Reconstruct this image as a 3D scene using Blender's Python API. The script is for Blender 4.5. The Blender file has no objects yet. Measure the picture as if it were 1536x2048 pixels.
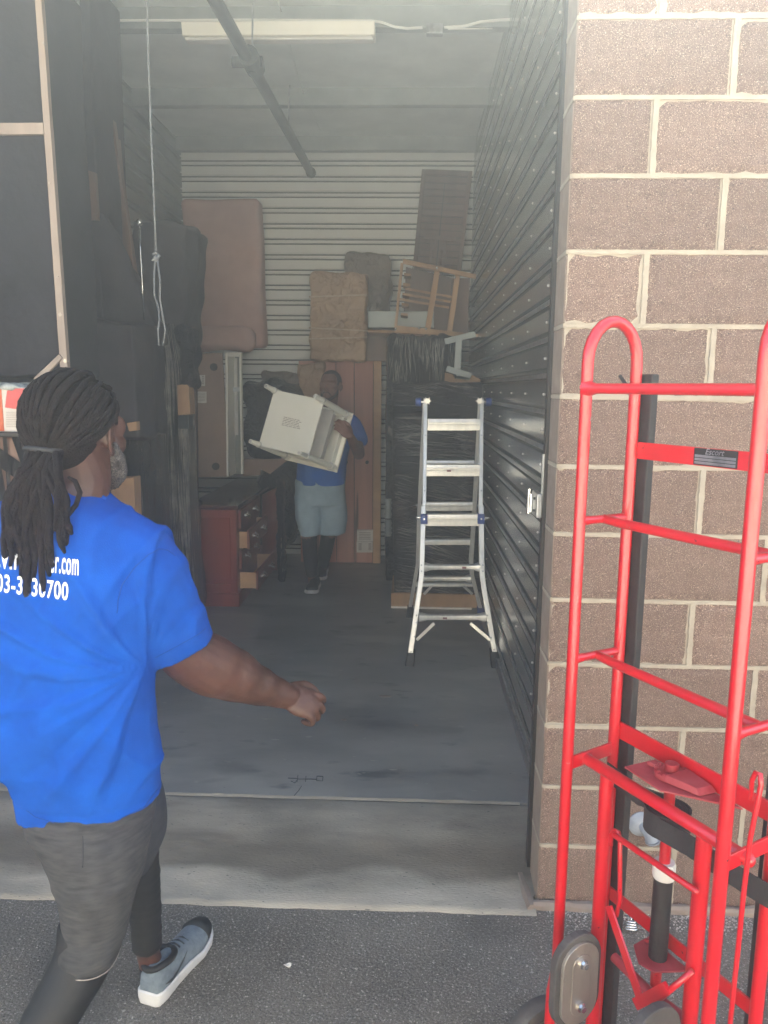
import bpy, bmesh, math, random
from math import sin, cos, pi, radians, sqrt, atan2
from mathutils import Vector, Matrix, noise
from mathutils.bvhtree import BVHTree
R = random.Random(7)
SC = bpy.context.scene
COL = SC.collection
# ---------------------------------------------------------------- camera
FPX, CX, CY, EYE = 1538.0, 768.0, 1024.0, 1.65
yaw, pit, rol = radians(1.9), radians(9.13), radians(0.6)
FW = Vector((-sin(yaw)*cos(pit), cos(yaw)*cos(pit), -sin(pit)))
_r0 = Vector((cos(yaw), sin(yaw), 0)); _u0 = _r0.cross(FW)
RT = _r0*cos(rol) + _u0*sin(rol); UP = -_r0*sin(rol) + _u0*cos(rol)
CAM = Vector((0, 0, EYE))
cd = bpy.data.cameras.new('camera'); cam = bpy.data.objects.new('camera', cd); COL.objects.link(cam)
cam.matrix_world = Matrix(((RT.x, UP.x, -FW.x, 0), (RT.y, UP.y, -FW.y, 0), (RT.z, UP.z, -FW.z, EYE), (0, 0, 0, 1)))
cd.sensor_fit = 'VERTICAL'; cd.sensor_height = 32.0; cd.lens = 32.0*FPX/2048.0
cd.clip_start = 0.05; cd.clip_end = 500
SC.camera = cam
# ---------------------------------------------------------------- light
SUN_EL, SUN_AZ = radians(51), radians(12)      # azimuth measured from +Y towards +X
w = bpy.data.worlds.new("World"); SC.world = w; w.use_nodes = True
nt = w.node_tree; nt.nodes.clear()
sky = nt.nodes.new('ShaderNodeTexSky'); sky.sky_type = 'NISHITA'; sky.sun_disc = False
sky.sun_elevation = SUN_EL; sky.sun_rotation = SUN_AZ; sky.dust_density = 2.0; sky.air_density = 1.0
bgn = nt.nodes.new('ShaderNodeBackground'); bgn.inputs['Strength'].default_value = 0.11
out = nt.nodes.new('ShaderNodeOutputWorld')
nt.links.new(sky.outputs[0], bgn.inputs[0]); nt.links.new(bgn.outputs[0], out.inputs[0])
sl = bpy.data.lights.new('sun', 'SUN'); sl.energy = 5.0; sl.angle = radians(0.5); sl.color = (1, .95, .87)
so = bpy.data.objects.new('sun', sl); COL.objects.link(so)
sd = Vector((sin(SUN_AZ)*cos(SUN_EL), cos(SUN_AZ)*cos(SUN_EL), sin(SUN_EL)))
so.rotation_euler = sd.to_track_quat('Z', 'Y').to_euler(); so.location = sd*30
SC.view_settings.view_transform = 'Standard'; SC.view_settings.look = 'None'
SC.view_settings.gamma = 1; SC.view_settings.exposure = 2.9
SC.view_settings.use_white_balance = True; SC.view_settings.white_balance_temperature = 7300; SC.view_settings.white_balance_tint = 10
try: SC.view_settings.use_curve_mapping = False
except Exception: pass
SC.render.engine = 'CYCLES'
SC.cycles.max_bounces = 8; SC.cycles.diffuse_bounces = 5; SC.cycles.glossy_bounces = 4
SC.cycles.volume_bounces = 1
SC.cycles.use_denoising = True
SC.cycles.sample_clamp_indirect = 6.0
# ---------------------------------------------------------------- geometry helpers
def ray(x, y): return FW + RT*((x-CX)/FPX) - UP*((y-CY)/FPX)
def P(x, y, Y=None, X=None, Z=None):
    d = ray(x, y)
    t = Y/d.y if Y is not None else (X/d.x if X is not None else (Z-EYE)/d.z)
    return CAM + d*t
def PL(x, y, o, n):
    d = ray(x, y); return CAM + d*((o-CAM).dot(n)/d.dot(n))
def srgb(*c):
    return tuple(((v/255+.055)/1.055)**2.4 if v > 10 else v/255/12.92 for v in c)
V = Vector
class MB:
    def __init__(s): s.v = []; s.f = []
    def add(s, vs, fs):
        o = len(s.v); s.v += [V(a) for a in vs]; s.f += [tuple(i+o for i in f) for f in fs]; return s
    def box(s, x0, x1, y0, y1, z0, z1, M=None):
        vs = [V((x, y, z)) for x in (x0, x1) for y in (y0, y1) for z in (z0, z1)]
        if M is not None: vs = [M @ a for a in vs]
        return s.add(vs, [(0,1,3,2),(4,6,7,5),(0,4,5,1),(2,3,7,6),(0,2,6,4),(1,5,7,3)])
    def slab(s, c, ext):          # four corner points + extrusion vector
        e = V(ext); vs = [V(a) for a in c] + [V(a)+e for a in c]
        return s.add(vs, [(0,1,2,3),(7,6,5,4),(0,4,5,1),(1,5,6,2),(2,6,7,3),(3,7,4,0)])
    def bar(s, p, q, w, h, up=(0,0,1)):
        p, q = V(p), V(q); d = (q-p).normalized(); u = V(up); a = d.cross(u)
        if a.length < 1e-4: a = d.cross(V((1,0,0)))
        a.normalize(); b = a.cross(d).normalized(); a = a*(w/2); b = b*(h/2)
        return s.slab([p-a-b, p+a-b, p+a+b, p-a+b], q-p)
    def ring(s, c, ax, ay, n=16, pw=1.0):
        pts = []
        for i in range(n):
            t = 2*pi*i/n; cc, ss = cos(t), sin(t)
            pts.append(V(c) + V(ax)*(math.copysign(abs(cc)**pw, cc)) + V(ay)*(math.copysign(abs(ss)**pw, ss)))
        return pts
    def loft(s, rings, caps=True, closed=False):
        n = len(rings[0]); vs = [p for r in rings for p in r]; fs = []
        m = len(rings)
        for k in range(m if closed else m-1):
            a, b = k*n, ((k+1) % m)*n
            for i in range(n):
                j = (i+1) % n; fs.append((a+i, a+j, b+j, b+i))
        if caps and not closed:
            fs.append(tuple(range(n))[::-1]); fs.append(tuple((m-1)*n+i for i in range(n)))
        return s.add(vs, fs)
    def tube(s, pts, r, n=12, closed=False, flat=1.0, rounded=False, up=None):
        pts = [V(p) for p in pts]; m = len(pts)
        rs = list(r) if hasattr(r, '__len__') else [r]*m
        if rounded:
            d0 = (pts[0]-pts[1]).normalized(); d1 = (pts[-1]-pts[-2]).normalized()
            a, b = rs[0], rs[-1]
            pre = [(pts[0]+d0*a*k, a*sqrt(max(1-k*k, .02))) for k in (.98, .85, .6, .3)]
            post = [(pts[-1]+d1*b*k, b*sqrt(max(1-k*k, .02))) for k in (.3, .6, .85, .98)]
            pts = [p for p, _ in pre]+pts+[p for p, _ in post]; rs = [x for _, x in pre]+rs+[x for _, x in post]; m = len(pts)
        T = []
        for i in range(m):
            if closed: t = pts[(i+1) % m]-pts[i-1]
            else: t = pts[min(i+1, m-1)]-pts[max(i-1, 0)]
            T.append(t.normalized() if t.length > 1e-9 else V((0,0,1)))
        u = V(up) if up else (V((0,0,1)) if abs(T[0].z) < .9 else V((1,0,0)))
        a = (u - T[0]*u.dot(T[0])).normalized(); rings = []
        for i in range(m):
            a = (a - T[i]*a.dot(T[i])); a = a.normalized() if a.length > 1e-6 else T[i].orthogonal().normalized()
            b = T[i].cross(a)
            rings.append(s.ring(pts[i], a*rs[i]*flat, b*rs[i], n))
        return s.loft(rings, closed=closed)
    def ell(s, c, rx, ry, rz, M=None, nu=16, nv=10):
        c = V(c); rings = []
        for j in range(nv+1):
            t = pi*(j+.02)/(nv+.04) - pi/2
            ring = []
            for i in range(nu):
                a = 2*pi*i/nu
                p = V((rx*cos(t)*cos(a), ry*cos(t)*sin(a), rz*sin(t)))
                ring.append(c + (M @ p if M is not None else p))
            rings.append(ring)
        return s.loft(rings)
    def cyl(s, p, q, r, n=20): return s.tube([p, q], r, n)
    def mesh(s, name, off=V((0,0,0))):
        me = bpy.data.meshes.new(name); me.from_pydata([tuple(a-off) for a in s.v], [], s.f); me.update()
        bm = bmesh.new(); bm.from_mesh(me); bmesh.ops.recalc_face_normals(bm, faces=bm.faces); bm.to_mesh(me); bm.free()
        return me
def rootloc(o):
    l = V((0,0,0))
    while o: l = l+o.location; o = o.parent
    return l
def link(name, me, m, parent=None, loc=None, smooth=False, bevel=0, seg=2, weld=False):
    o = bpy.data.objects.new(name, me); COL.objects.link(o)
    if parent: o.parent = parent
    elif loc is not None: o.location = loc
    if m:
        me.materials.clear(); me.materials.append(m)
    if smooth:
        for p in me.polygons: p.use_smooth = True
        if smooth == 'auto':
            try: me.set_sharp_from_angle(angle=radians(40))
            except Exception: pass
    if bevel:
        b = o.modifiers.new('bevel', 'BEVEL'); b.width = bevel; b.segments = seg; b.limit_method = 'ANGLE'; b.angle_limit = radians(40)
    return o
def part(name, mb, m, parent, smooth=False, bevel=0, kind=None, label=None):
    o = link(name, mb.mesh(name, rootloc(parent)), m, parent, smooth=smooth, bevel=bevel)
    if kind: o['kind'] = kind
    if label: o['label'] = label
    return o
def thing(name, label, cat, loc, group=None):
    o = bpy.data.objects.new(name, None); COL.objects.link(o); o.location = V(loc); o.empty_display_size = .1
    o['label'] = label; o['category'] = cat
    if group: o['group'] = group
    return o
def solo(name, mb, m, label, cat, group=None, smooth=False, bevel=0):
    xs = [v.x for v in mb.v]; ys = [v.y for v in mb.v]; zs = [v.z for v in mb.v]
    loc = V(((min(xs)+max(xs))/2, (min(ys)+max(ys))/2, min(zs)))
    o = link(name, mb.mesh(name, loc), m, None, loc, smooth, bevel)
    o['label'] = label; o['category'] = cat
    if group: o['group'] = group
    return o
def struct(name, mb, m, smooth=False, bevel=0):
    o = link(name, mb.mesh(name), m, None, V((0,0,0)), smooth, bevel); o['kind'] = 'structure'; return o
def remesh(mb, voxel, smooth_it=4, fac=.5, off=V((0,0,0))):
    me = mb.mesh('tmp', off); o = bpy.data.objects.new('tmp', me); COL.objects.link(o)
    m = o.modifiers.new('r', 'REMESH'); m.mode = 'VOXEL'; m.voxel_size = voxel; m.use_smooth_shade = True
    if smooth_it:
        s = o.modifiers.new('s', 'SMOOTH'); s.factor = fac; s.iterations = smooth_it
    dg = bpy.context.evaluated_depsgraph_get(); dg.update()
    res = bpy.data.meshes.new_from_object(o.evaluated_get(dg)); bpy.data.objects.remove(o); bpy.data.meshes.remove(me)
    return res
def displace(me, fn, off=V((0,0,0))):
    ns = [v.normal.copy() for v in me.vertices]
    for v, n in zip(me.vertices, ns):
        v.co = v.co + n*fn(v.co+off, n)
    me.update()
def softbox(mb, M, sx, sy, sz, r=.03, n=10, amp=0, fr=(3,3,3), seed=0, sag=None):
    """rounded box centred on M, subdivided, displaced by noise"""
    hx, hy, hz = sx/2, sy/2, sz/2; r = min(r, hx*.98, hy*.98, hz*.98)
    idx = {}; vs = []; fs = []
    def vert(p):
        k = tuple(round(c, 5) for c in p)
        if k in idx: return idx[k]
        q = V((max(-hx+r, min(hx-r, p[0])), max(-hy+r, min(hy-r, p[1])), max(-hz+r, min(hz-r, p[2]))))
        d = V(p)-q; nn = d.normalized() if d.length > 1e-7 else V((0,0,1))
        a = q + nn*r
        if amp:
            w_ = noise.noise(V((a.x*fr[0]+seed, a.y*fr[1]+seed*1.7, a.z*fr[2])))
            a = a + nn*amp*w_*2
        if sag: a = sag(a)
        idx[k] = len(vs); vs.append(M @ a); return idx[k]
    def ts(h, n_):
        e = [-h, -h+r*.35, -h+r*.7, -h+r]; m_ = [(-h+r)+(2*h-2*r)*k/n_ for k in range(1, n_)]
        return e+m_+[-x for x in e[::-1]]
    big = max(sx, sy, sz)
    cx_, cy_, cz_ = (ts(h, max(2, int(n*h*2/big))) for h in (hx, hy, hz))
    def face(A, B, f):
        for i in range(len(A)-1):
            for j in range(len(B)-1):
                fs.append((vert(f(A[i], B[j])), vert(f(A[i+1], B[j])), vert(f(A[i+1], B[j+1])), vert(f(A[i], B[j+1]))))
    face(cx_, cy_, lambda a, b: (a, b, hz)); face(cx_, cy_, lambda a, b: (a, b, -hz))
    face(cx_, cz_, lambda a, b: (a, hy, b)); face(cx_, cz_, lambda a, b: (a, -hy, b))
    face(cy_, cz_, lambda a, b: (hx, a, b)); face(cy_, cz_, lambda a, b: (-hx, a, b))
    return mb.add(vs, fs)
def frame4(tl, tr, br, bl, depth):
    """matrix centred in a box whose front face is the given quad; returns M, w, h (local x=width, y=depth, z=height)"""
    tl, tr, br, bl = V(tl), V(tr), V(br), V(bl)
    x = ((tr-tl)+(br-bl))/2; z = ((tl-bl)+(tr-br))/2; w_, h_ = x.length, z.length
    x.normalize(); z = (z-x*z.dot(x)).normalized(); y = z.cross(x)
    if y.y < 0: y = -y
    c = (tl+tr+br+bl)/4 + y*depth/2
    M = Matrix(((x.x, y.x, z.x, c.x), (x.y, y.y, z.y, c.y), (x.z, y.z, z.z, c.z), (0,0,0,1)))
    return M, w_, h_
def pq(tl, tr, br, bl):     # each = (px, py, Y)
    return [P(a[0], a[1], Y=a[2]) for a in (tl, tr, br, bl)]
# ---------------------------------------------------------------- materials
OUTDOOR = {'block_face': .70, 'block_side': .66, 'mortar': .66, 'asphalt': .80, 'apron_concrete': .80, 'red_enamel': .74, 'red_enamel_dusty': .7, 'skin_brown': .74, 'blue_cotton': .76, 'blue_stitch': .7, 'blue_seam': .7,
           'white_screen_print': .85, 'grey_knit': .8, 'white_foam_sole': .8, 'heather_grey_jersey': .78, 'pale_weathered_wood': .62, 'white_plastic': .75, 'grey_beard': .55, 'white_carton': .75, 'orange_print': .75,
           'red_print': .75, 'pale_grit': .8, 'grey_rope': .7, 'grey_pvc': .72, 'galvanised': .85, 'dreadlock_hair': .8, 'brown_stained_board': .8}
def mat(name, c1, c2=None, sc=8, rough=.6, metal=0, bump=0, bsc=None, stretch=(1,1,1), det=6, rv=0, dist=.01,
        spots=None, coat=0, contrast=(.35,.65), gen=False, spec=None, sheen=0):
    k = OUTDOOR.get(name, 1.0)
    c1 = tuple(v*k for v in c1); c2 = tuple(v*k for v in c2) if c2 else None
    if spots: spots = [(a_, b_, tuple(v*k for v in c_), d_) for a_, b_, c_, d_ in spots]
    m = bpy.data.materials.new(name); m.use_nodes = True; n = m.node_tree; b = n.nodes['Principled BSDF']
    b.inputs['Roughness'].default_value = rough; b.inputs['Metallic'].default_value = metal
    if coat: b.inputs['Coat Weight'].default_value = coat; b.inputs['Coat Roughness'].default_value = .12
    if spec is not None: b.inputs['Specular IOR Level'].default_value = spec
    if sheen: b.inputs['Sheen Weight'].default_value = sheen
    tc = n.nodes.new('ShaderNodeTexCoord'); mp = n.nodes.new('ShaderNodeMapping'); mp.inputs['Scale'].default_value = stretch
    n.links.new(tc.outputs['Generated' if gen else 'Object'], mp.inputs[0])
    nz = n.nodes.new('ShaderNodeTexNoise'); nz.inputs['Scale'].default_value = sc; nz.inputs['Detail'].default_value = det
    nz.inputs['Roughness'].default_value = .6
    n.links.new(mp.outputs[0], nz.inputs['Vector'])
    cr = n.nodes.new('ShaderNodeValToRGB'); cr.color_ramp.elements[0].position = contrast[0]; cr.color_ramp.elements[1].position = contrast[1]
    cr.color_ramp.elements[0].color = (*c1, 1); cr.color_ramp.elements[1].color = (*(c2 or tuple(x*1.15 for x in c1)), 1)
    n.links.new(nz.outputs['Fac'], cr.inputs[0]); col = cr.outputs[0]
    if spots:
        for (sc_, th, cc, soft) in spots:
            v = n.nodes.new('ShaderNodeTexNoise'); v.inputs['Scale'].default_value = sc_; v.inputs['Detail'].default_value = 3
            n.links.new(mp.outputs[0], v.inputs['Vector'])
            r2 = n.nodes.new('ShaderNodeMapRange'); r2.inputs[1].default_value = th; r2.inputs[2].default_value = th+soft
            n.links.new(v.outputs['Fac'], r2.inputs[0])
            mx = n.nodes.new('ShaderNodeMix'); mx.data_type = 'RGBA'
            n.links.new(r2.outputs[0], mx.inputs[0]); n.links.new(col, mx.inputs[6]); mx.inputs[7].default_value = (*cc, 1)
            col = mx.outputs[2]
    n.links.new(col, b.inputs['Base Color'])
    if rv:
        mr = n.nodes.new('ShaderNodeMapRange'); mr.inputs[3].default_value = max(0, rough-rv); mr.inputs[4].default_value = min(1, rough+rv)
        n.links.new(nz.outputs['Fac'], mr.inputs[0]); n.links.new(mr.outputs[0], b.inputs['Roughness'])
    if bump:
        bz = n.nodes.new('ShaderNodeTexNoise'); bz.inputs['Scale'].default_value = bsc or sc*4; bz.inputs['Detail'].default_value = 5
        n.links.new(mp.outputs[0], bz.inputs['Vector'])
        bp = n.nodes.new('ShaderNodeBump'); bp.inputs['Strength'].default_value = bump; bp.inputs['Distance'].default_value = dist
        n.links.new(bz.outputs['Fac'], bp.inputs['Height']); n.links.new(bp.outputs[0], b.inputs['Normal'])
    return m
def ridgebump(m, stretch, sc, strength, dist, pw=7.0, rough=None):
    n = m.node_tree; b = n.nodes['Principled BSDF']; hs = []
    tc = n.nodes.new('ShaderNodeTexCoord'); last = None
    for k, (f, a) in enumerate(((1, 1), (2.3, .6))):
        mp = n.nodes.new('ShaderNodeMapping'); mp.inputs['Scale'].default_value = [q*f for q in stretch]; mp.inputs['Rotation'].default_value = (.05+.12*k, .10-.22*k, 0)
        n.links.new(tc.outputs['Object'], mp.inputs[0])
        z = n.nodes.new('ShaderNodeTexNoise'); z.inputs['Scale'].default_value = sc; z.inputs['Detail'].default_value = 3; z.inputs['Distortion'].default_value = .25; n.links.new(mp.outputs[0], z.inputs['Vector'])
        def M2(op, x, y):
            q = n.nodes.new('ShaderNodeMath'); q.operation = op
            for i, v in enumerate((x, y)):
                if v is None: continue
                if isinstance(v, (int, float)): q.inputs[i].default_value = v
                else: n.links.new(v, q.inputs[i])
            return q.outputs[0]
        h = M2('SUBTRACT', z.outputs['Fac'], .5); h = M2('ABSOLUTE', h, None); h = M2('MULTIPLY', h, 3.2); h = M2('SUBTRACT', 1.0, h); h = M2('MAXIMUM', h, 0.0); h = M2('POWER', h, pw); h = M2('MULTIPLY', h, a)
        last = h if last is None else M2('ADD', last, h)
    bp = n.nodes.new('ShaderNodeBump'); bp.inputs['Strength'].default_value = strength; bp.inputs['Distance'].default_value = dist
    n.links.new(last, bp.inputs['Height']); n.links.new(bp.outputs[0], b.inputs['Normal'])
    return m
def wrapmat(name, base, rough, stretch, strength=1.0, sc=6, dist=.02, c2=None, spots=None):
    return mat(name, base, c2, sc=sc, rough=rough, bump=strength, bsc=sc, stretch=stretch, dist=dist, rv=.05, spots=spots, spec=.6)
M_block = mat('block_face', srgb(120,95,84), srgb(148,121,109), sc=30, rough=.9, bump=1, bsc=260, dist=.004, det=12,
              spots=[(330, .57, srgb(206,186,168), .06), (230, .60, srgb(78,60,52), .05), (170,.70,srgb(240,222,205),.02)], contrast=(.3,.7))
def vary(m, lo, hi):
    n = m.node_tree; b = n.nodes['Principled BSDF']; src = b.inputs['Base Color'].links[0].from_socket
    oi = n.nodes.new('ShaderNodeObjectInfo'); mr = n.nodes.new('ShaderNodeMapRange'); mr.inputs[3].default_value = lo; mr.inputs[4].default_value = hi
    n.links.new(oi.outputs['Random'], mr.inputs[0]); hs = n.nodes.new('ShaderNodeHueSaturation'); n.links.new(mr.outputs[0], hs.inputs['Value']); n.links.new(src, hs.inputs['Color']); n.links.new(hs.outputs[0], b.inputs['Base Color'])
vary(M_block, .88, 1.12)
M_blockside = mat('block_side', srgb(158,140,126), srgb(176,158,143), sc=20, rough=.85, bump=.3, bsc=120, dist=.003)
M_mortar = mat('mortar', srgb(184,172,154), srgb(204,192,173), sc=14, rough=.95, bump=.8, bsc=60, dist=.005)
M_asphalt = mat('asphalt', srgb(96,88,78), srgb(130,121,109), sc=2.2, rough=.9, bump=1, bsc=110, dist=.008, det=8,
                spots=[(150, .56, srgb(158,152,144), .02), (95, .64, srgb(215,208,198), .012), (190,.60,srgb(34,32,32),.03), (1.3,.56,srgb(74,71,68),.16)])
M_apron = mat('apron_concrete', srgb(126,120,110), srgb(176,168,154), sc=2.6, rough=.85, bump=.7, bsc=120, dist=.004, det=10, stretch=(.6,1.6,1),
              spots=[(3.0,.60,srgb(112,102,92),.12),(90,.68,srgb(70,66,62),.03)], contrast=(.38,.62))
M_floor = mat('unit_floor_concrete', srgb(100,101,101), srgb(146,145,141), sc=1.6, rough=.38, bump=.25, bsc=30, dist=.003, det=10, rv=.14, stretch=(.7,1.5,1),
              spots=[(2.2,.58,srgb(146,146,140),.1),(7,.63,srgb(84,86,87),.10),(18,.68,srgb(150,150,142),.05),(3,.62,srgb(84,85,86),.14),(60,.72,srgb(40,42,44),.02)], contrast=(.3,.7))
M_backwall = mat('painted_steel_offwhite', srgb(232,233,228), srgb(238,239,234), sc=3, rough=.45, bump=.05)
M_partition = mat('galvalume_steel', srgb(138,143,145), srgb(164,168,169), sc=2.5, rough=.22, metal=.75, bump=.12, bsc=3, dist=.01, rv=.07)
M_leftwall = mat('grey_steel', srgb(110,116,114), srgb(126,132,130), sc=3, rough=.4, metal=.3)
M_ceil = mat('white_insulation', srgb(200,205,203), srgb(222,226,223), sc=2, rough=.45, bump=.5, bsc=3, dist=.03)
M_grooveshade = mat('painted_groove_shade', srgb(84,88,90), srgb(100,104,106), sc=5, rough=.6)  # dark tone that paints shade into the back wall grooves
M_purlin = mat('purlin_steel', srgb(132,140,140), srgb(150,157,156), sc=5, rough=.45, metal=.4)
M_galv = mat('galvanised', srgb(150,155,160), srgb(196,200,204), sc=25, rough=.35, metal=.9, rv=.1)
M_alu = mat('brushed_aluminium', srgb(214,212,206), srgb(232,229,222), sc=30, rough=.36, metal=.55, stretch=(1,1,.2), rv=.06)
M_black = mat('black_rubber', srgb(22,22,24), srgb(34,34,36), sc=20, rough=.6, bump=.2)
M_blackmetal = mat('black_painted_metal', srgb(16,17,19), srgb(26,27,30), sc=8, rough=.45)
M_red = mat('red_enamel', srgb(214,8,30), srgb(228,14,38), sc=6, rough=.3, coat=.8, bump=.08, bsc=40, dist=.002,
            spots=[(26,.735,srgb(176,140,140),.02),(60,.71,srgb(90,24,28),.03),(5,.62,srgb(184,18,40),.1)])
M_reddull = mat('red_enamel_dusty', srgb(165,28,42), srgb(188,70,78), sc=18, rough=.55, bump=.25, bsc=60, dist=.002)
M_steelplate = mat('worn_steel_plate', srgb(150,142,134), srgb(188,180,170), sc=6, rough=.42, metal=.6, stretch=(1,1,.4), rv=.12, bump=.1, spots=[(30,.66,srgb(95,75,62),.06)])
M_tyre = mat('tyre_rubber', srgb(62,60,60), srgb(84,80,78), sc=14, rough=.8, bump=.3)
M_white = mat('white_paint', srgb(240,237,224), srgb(244,241,230), sc=5, rough=.42)
M_plasticw = mat('white_plastic', srgb(225,222,216), srgb(236,232,226), sc=12, rough=.4)
M_skin = mat('skin_brown', srgb(72,46,37), srgb(96,62,50), sc=9, rough=.48, bump=.25, bsc=140, dist=.0012, spots=[(5,.6,srgb(92,50,38),.1)])
M_skin2 = mat('skin_dark_brown', srgb(108,72,60), srgb(128,86,70), sc=10, rough=.5)
M_dread = mat('dreadlock_hair', srgb(12,9,9), srgb(34,26,25), sc=60, rough=.85, bump=1, bsc=260, dist=.004, spec=.2, spots=[(40,.66,srgb(56,42,38),.08)])
M_beard = mat('grey_beard', srgb(44,38,36), srgb(150,144,140), sc=300, rough=.9, bump=1, bsc=420, dist=.004, contrast=(.42,.66), spots=[(30,.54,srgb(36,30,28),.12)])
M_hairblk = mat('short_black_hair', srgb(18,15,15), srgb(30,26,26), sc=150, rough=.8, bump=.8, bsc=220, dist=.002)
M_shirt = mat('blue_cotton', srgb(0,74,168), srgb(0,88,190), sc=7, rough=.95, bump=.5, bsc=420, dist=.0014, spec=.15)
M_shirt2 = mat('blue_cotton_faded', srgb(20,92,182), srgb(30,104,196), sc=7, rough=.9)
M_print = mat('white_screen_print', srgb(236,238,240), srgb(244,245,246), sc=60, rough=.6)
M_shorts = mat('heather_grey_jersey', srgb(40,41,43), srgb(82,81,81), sc=26, rough=.95, bump=.5, bsc=300, dist=.0012, stretch=(1,1,5), contrast=(.3,.7))
M_shortstrim = mat('charcoal_jersey', srgb(40,42,48), srgb(56,58,64), sc=30, rough=.95, bump=.3, bsc=300, dist=.001)
M_shorts2 = mat('light_blue_grey_mesh_shorts', srgb(134,158,172), srgb(156,178,190), sc=9, rough=.8, bump=.3, bsc=200, dist=.001)
M_legging = mat('black_legging', srgb(14,14,15), srgb(22,22,24), sc=30, rough=.65, bump=.2, bsc=300, dist=.001)
M_shoegrey = mat('grey_knit', srgb(104,116,126), srgb(130,142,150), sc=60, rough=.85, bump=.6, bsc=240, dist=.002)
M_sole = mat('white_foam_sole', srgb(214,212,210), srgb(232,230,228), sc=18, rough=.6)
M_cherry = mat('cherry_wood', srgb(98,30,20), srgb(134,48,32), sc=5, rough=.28, stretch=(1,1,.12), coat=.3, det=8)
M_cherrytop = mat('dark_cherry_top', srgb(58,26,20), srgb(76,36,28), sc=5, rough=.12, stretch=(1,.15,1), coat=.6)
M_pine = mat('reddish_pine', srgb(172,112,98), srgb(206,148,128), sc=7, rough=.6, stretch=(1,1,.06), det=8, bump=.15, spots=[(9,.70,srgb(88,44,36),.04)])
M_plywood = mat('raw_plywood', srgb(186,142,102), srgb(208,168,124), sc=9, rough=.65, stretch=(.3,1,1), det=8)
M_slat = mat('tan_wood_slat', srgb(150,108,68), srgb(186,144,96), sc=8, rough=.5, stretch=(1,1,.2), det=8)
M_oldwood = mat('pale_weathered_wood', srgb(178,160,148), srgb(205,186,170), sc=9, rough=.7, stretch=(1,1,.08), det=8, bump=.2, spots=[(12,.68,srgb(120,100,92),.05)])
M_brownboard = mat('brown_stained_board', srgb(104,78,66), srgb(140,108,92), sc=6, rough=.5, stretch=(1,1,.08), det=8)
M_card = mat('cardboard', srgb(158,122,90), srgb(178,142,108), sc=14, rough=.85, bump=.15, bsc=60, stretch=(1,1,.5))
M_cardold = mat('brown_board_panel', srgb(150,124,110), srgb(166,140,124), sc=5, rough=.8)
M_foam = mat('pink_tan_mattress_foam', srgb(188,150,142), srgb(204,168,158), sc=4, rough=.9, bump=.4, bsc=16, dist=.01)
M_tanwrap = ridgebump(mat('tan_cushion_in_clear_wrap', srgb(164,132,102), srgb(184,152,120), sc=4, rough=.38), (1.5,1.5,1.5), 2.2, .8, .02, 5)
M_taupewrap = ridgebump(mat('taupe_cushion_in_clear_wrap', srgb(104,90,78), srgb(122,106,92), sc=4, rough=.38), (1.5,1.5,1.2), 2.4, .8, .02, 5)
M_wrapV = wrapmat('black_stretch_wrap_vertical', srgb(12,13,15), .10, (26,26,1.1), 1.0, 2.4, .03, spots=[(2.2,.66,srgb(140,132,116),.04)])  # pale spots in the film colour stand in for glints
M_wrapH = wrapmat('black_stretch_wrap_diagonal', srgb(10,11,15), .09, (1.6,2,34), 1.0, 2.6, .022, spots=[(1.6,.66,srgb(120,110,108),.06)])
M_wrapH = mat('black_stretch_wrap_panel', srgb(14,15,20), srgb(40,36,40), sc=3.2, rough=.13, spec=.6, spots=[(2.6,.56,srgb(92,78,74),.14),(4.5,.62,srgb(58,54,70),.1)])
ridgebump(M_wrapV, (26,26,1.0), 1.6, 1.0, .02, 6); ridgebump(M_wrapH, (2.2,2,16), 1.6, 1.0, .022, 6)
M_wrapS = wrapmat('black_film', srgb(12,14,17), .22, (2,2,2), .8, 3, .05)
ridgebump(M_wrapS, (4,4,4), 1.6, .9, .02, 6)
M_fabric = mat('black_dust_cover', srgb(34,34,38), srgb(46,46,52), sc=4, rough=.95, bump=.3, bsc=14, dist=.02)
M_darkthing = mat('dark_upholstery', srgb(36,33,38), srgb(54,49,54), sc=5, rough=.8, bump=.5, bsc=8, dist=.03)
M_label = mat('paper_label', srgb(222,218,208), srgb(232,228,220), sc=20, rough=.6)
M_ink = mat('black_ink', srgb(24,22,24), srgb(34,32,34), sc=20, rough=.6)
M_inkgrey = mat('faded_ink', srgb(150,140,132), srgb(164,152,144), sc=20, rough=.6)
M_blue = mat('blue_plastic', srgb(24,52,120), srgb(34,66,140), sc=10, rough=.45)
M_rope = mat('grey_rope', srgb(104,108,112), srgb(130,133,136), sc=90, rough=.85, bump=.6, bsc=200, dist=.002, stretch=(1,1,2))
M_pipe = mat('dark_iron_pipe', srgb(40,46,46), srgb(54,60,60), sc=9, rough=.5, metal=.3)
M_belt = mat('black_webbing', srgb(26,27,30), srgb(44,45,48), sc=10, rough=.8, bump=.8, bsc=220, dist=.002, stretch=(1,1,.4))
M_chrome = mat('chrome', srgb(215,215,215), srgb(235,235,235), sc=20, rough=.15, metal=1)
M_creaseglint = mat('painted_crease_glint', srgb(62,61,60), srgb(150,146,140), sc=9, rough=.2, spec=.9, contrast=(.35,.7))  # pale tone paints the film's glints into the colour
M_gap = mat('dark_void', srgb(10,10,12), srgb(14,14,16), sc=5, rough=.9)
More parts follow.
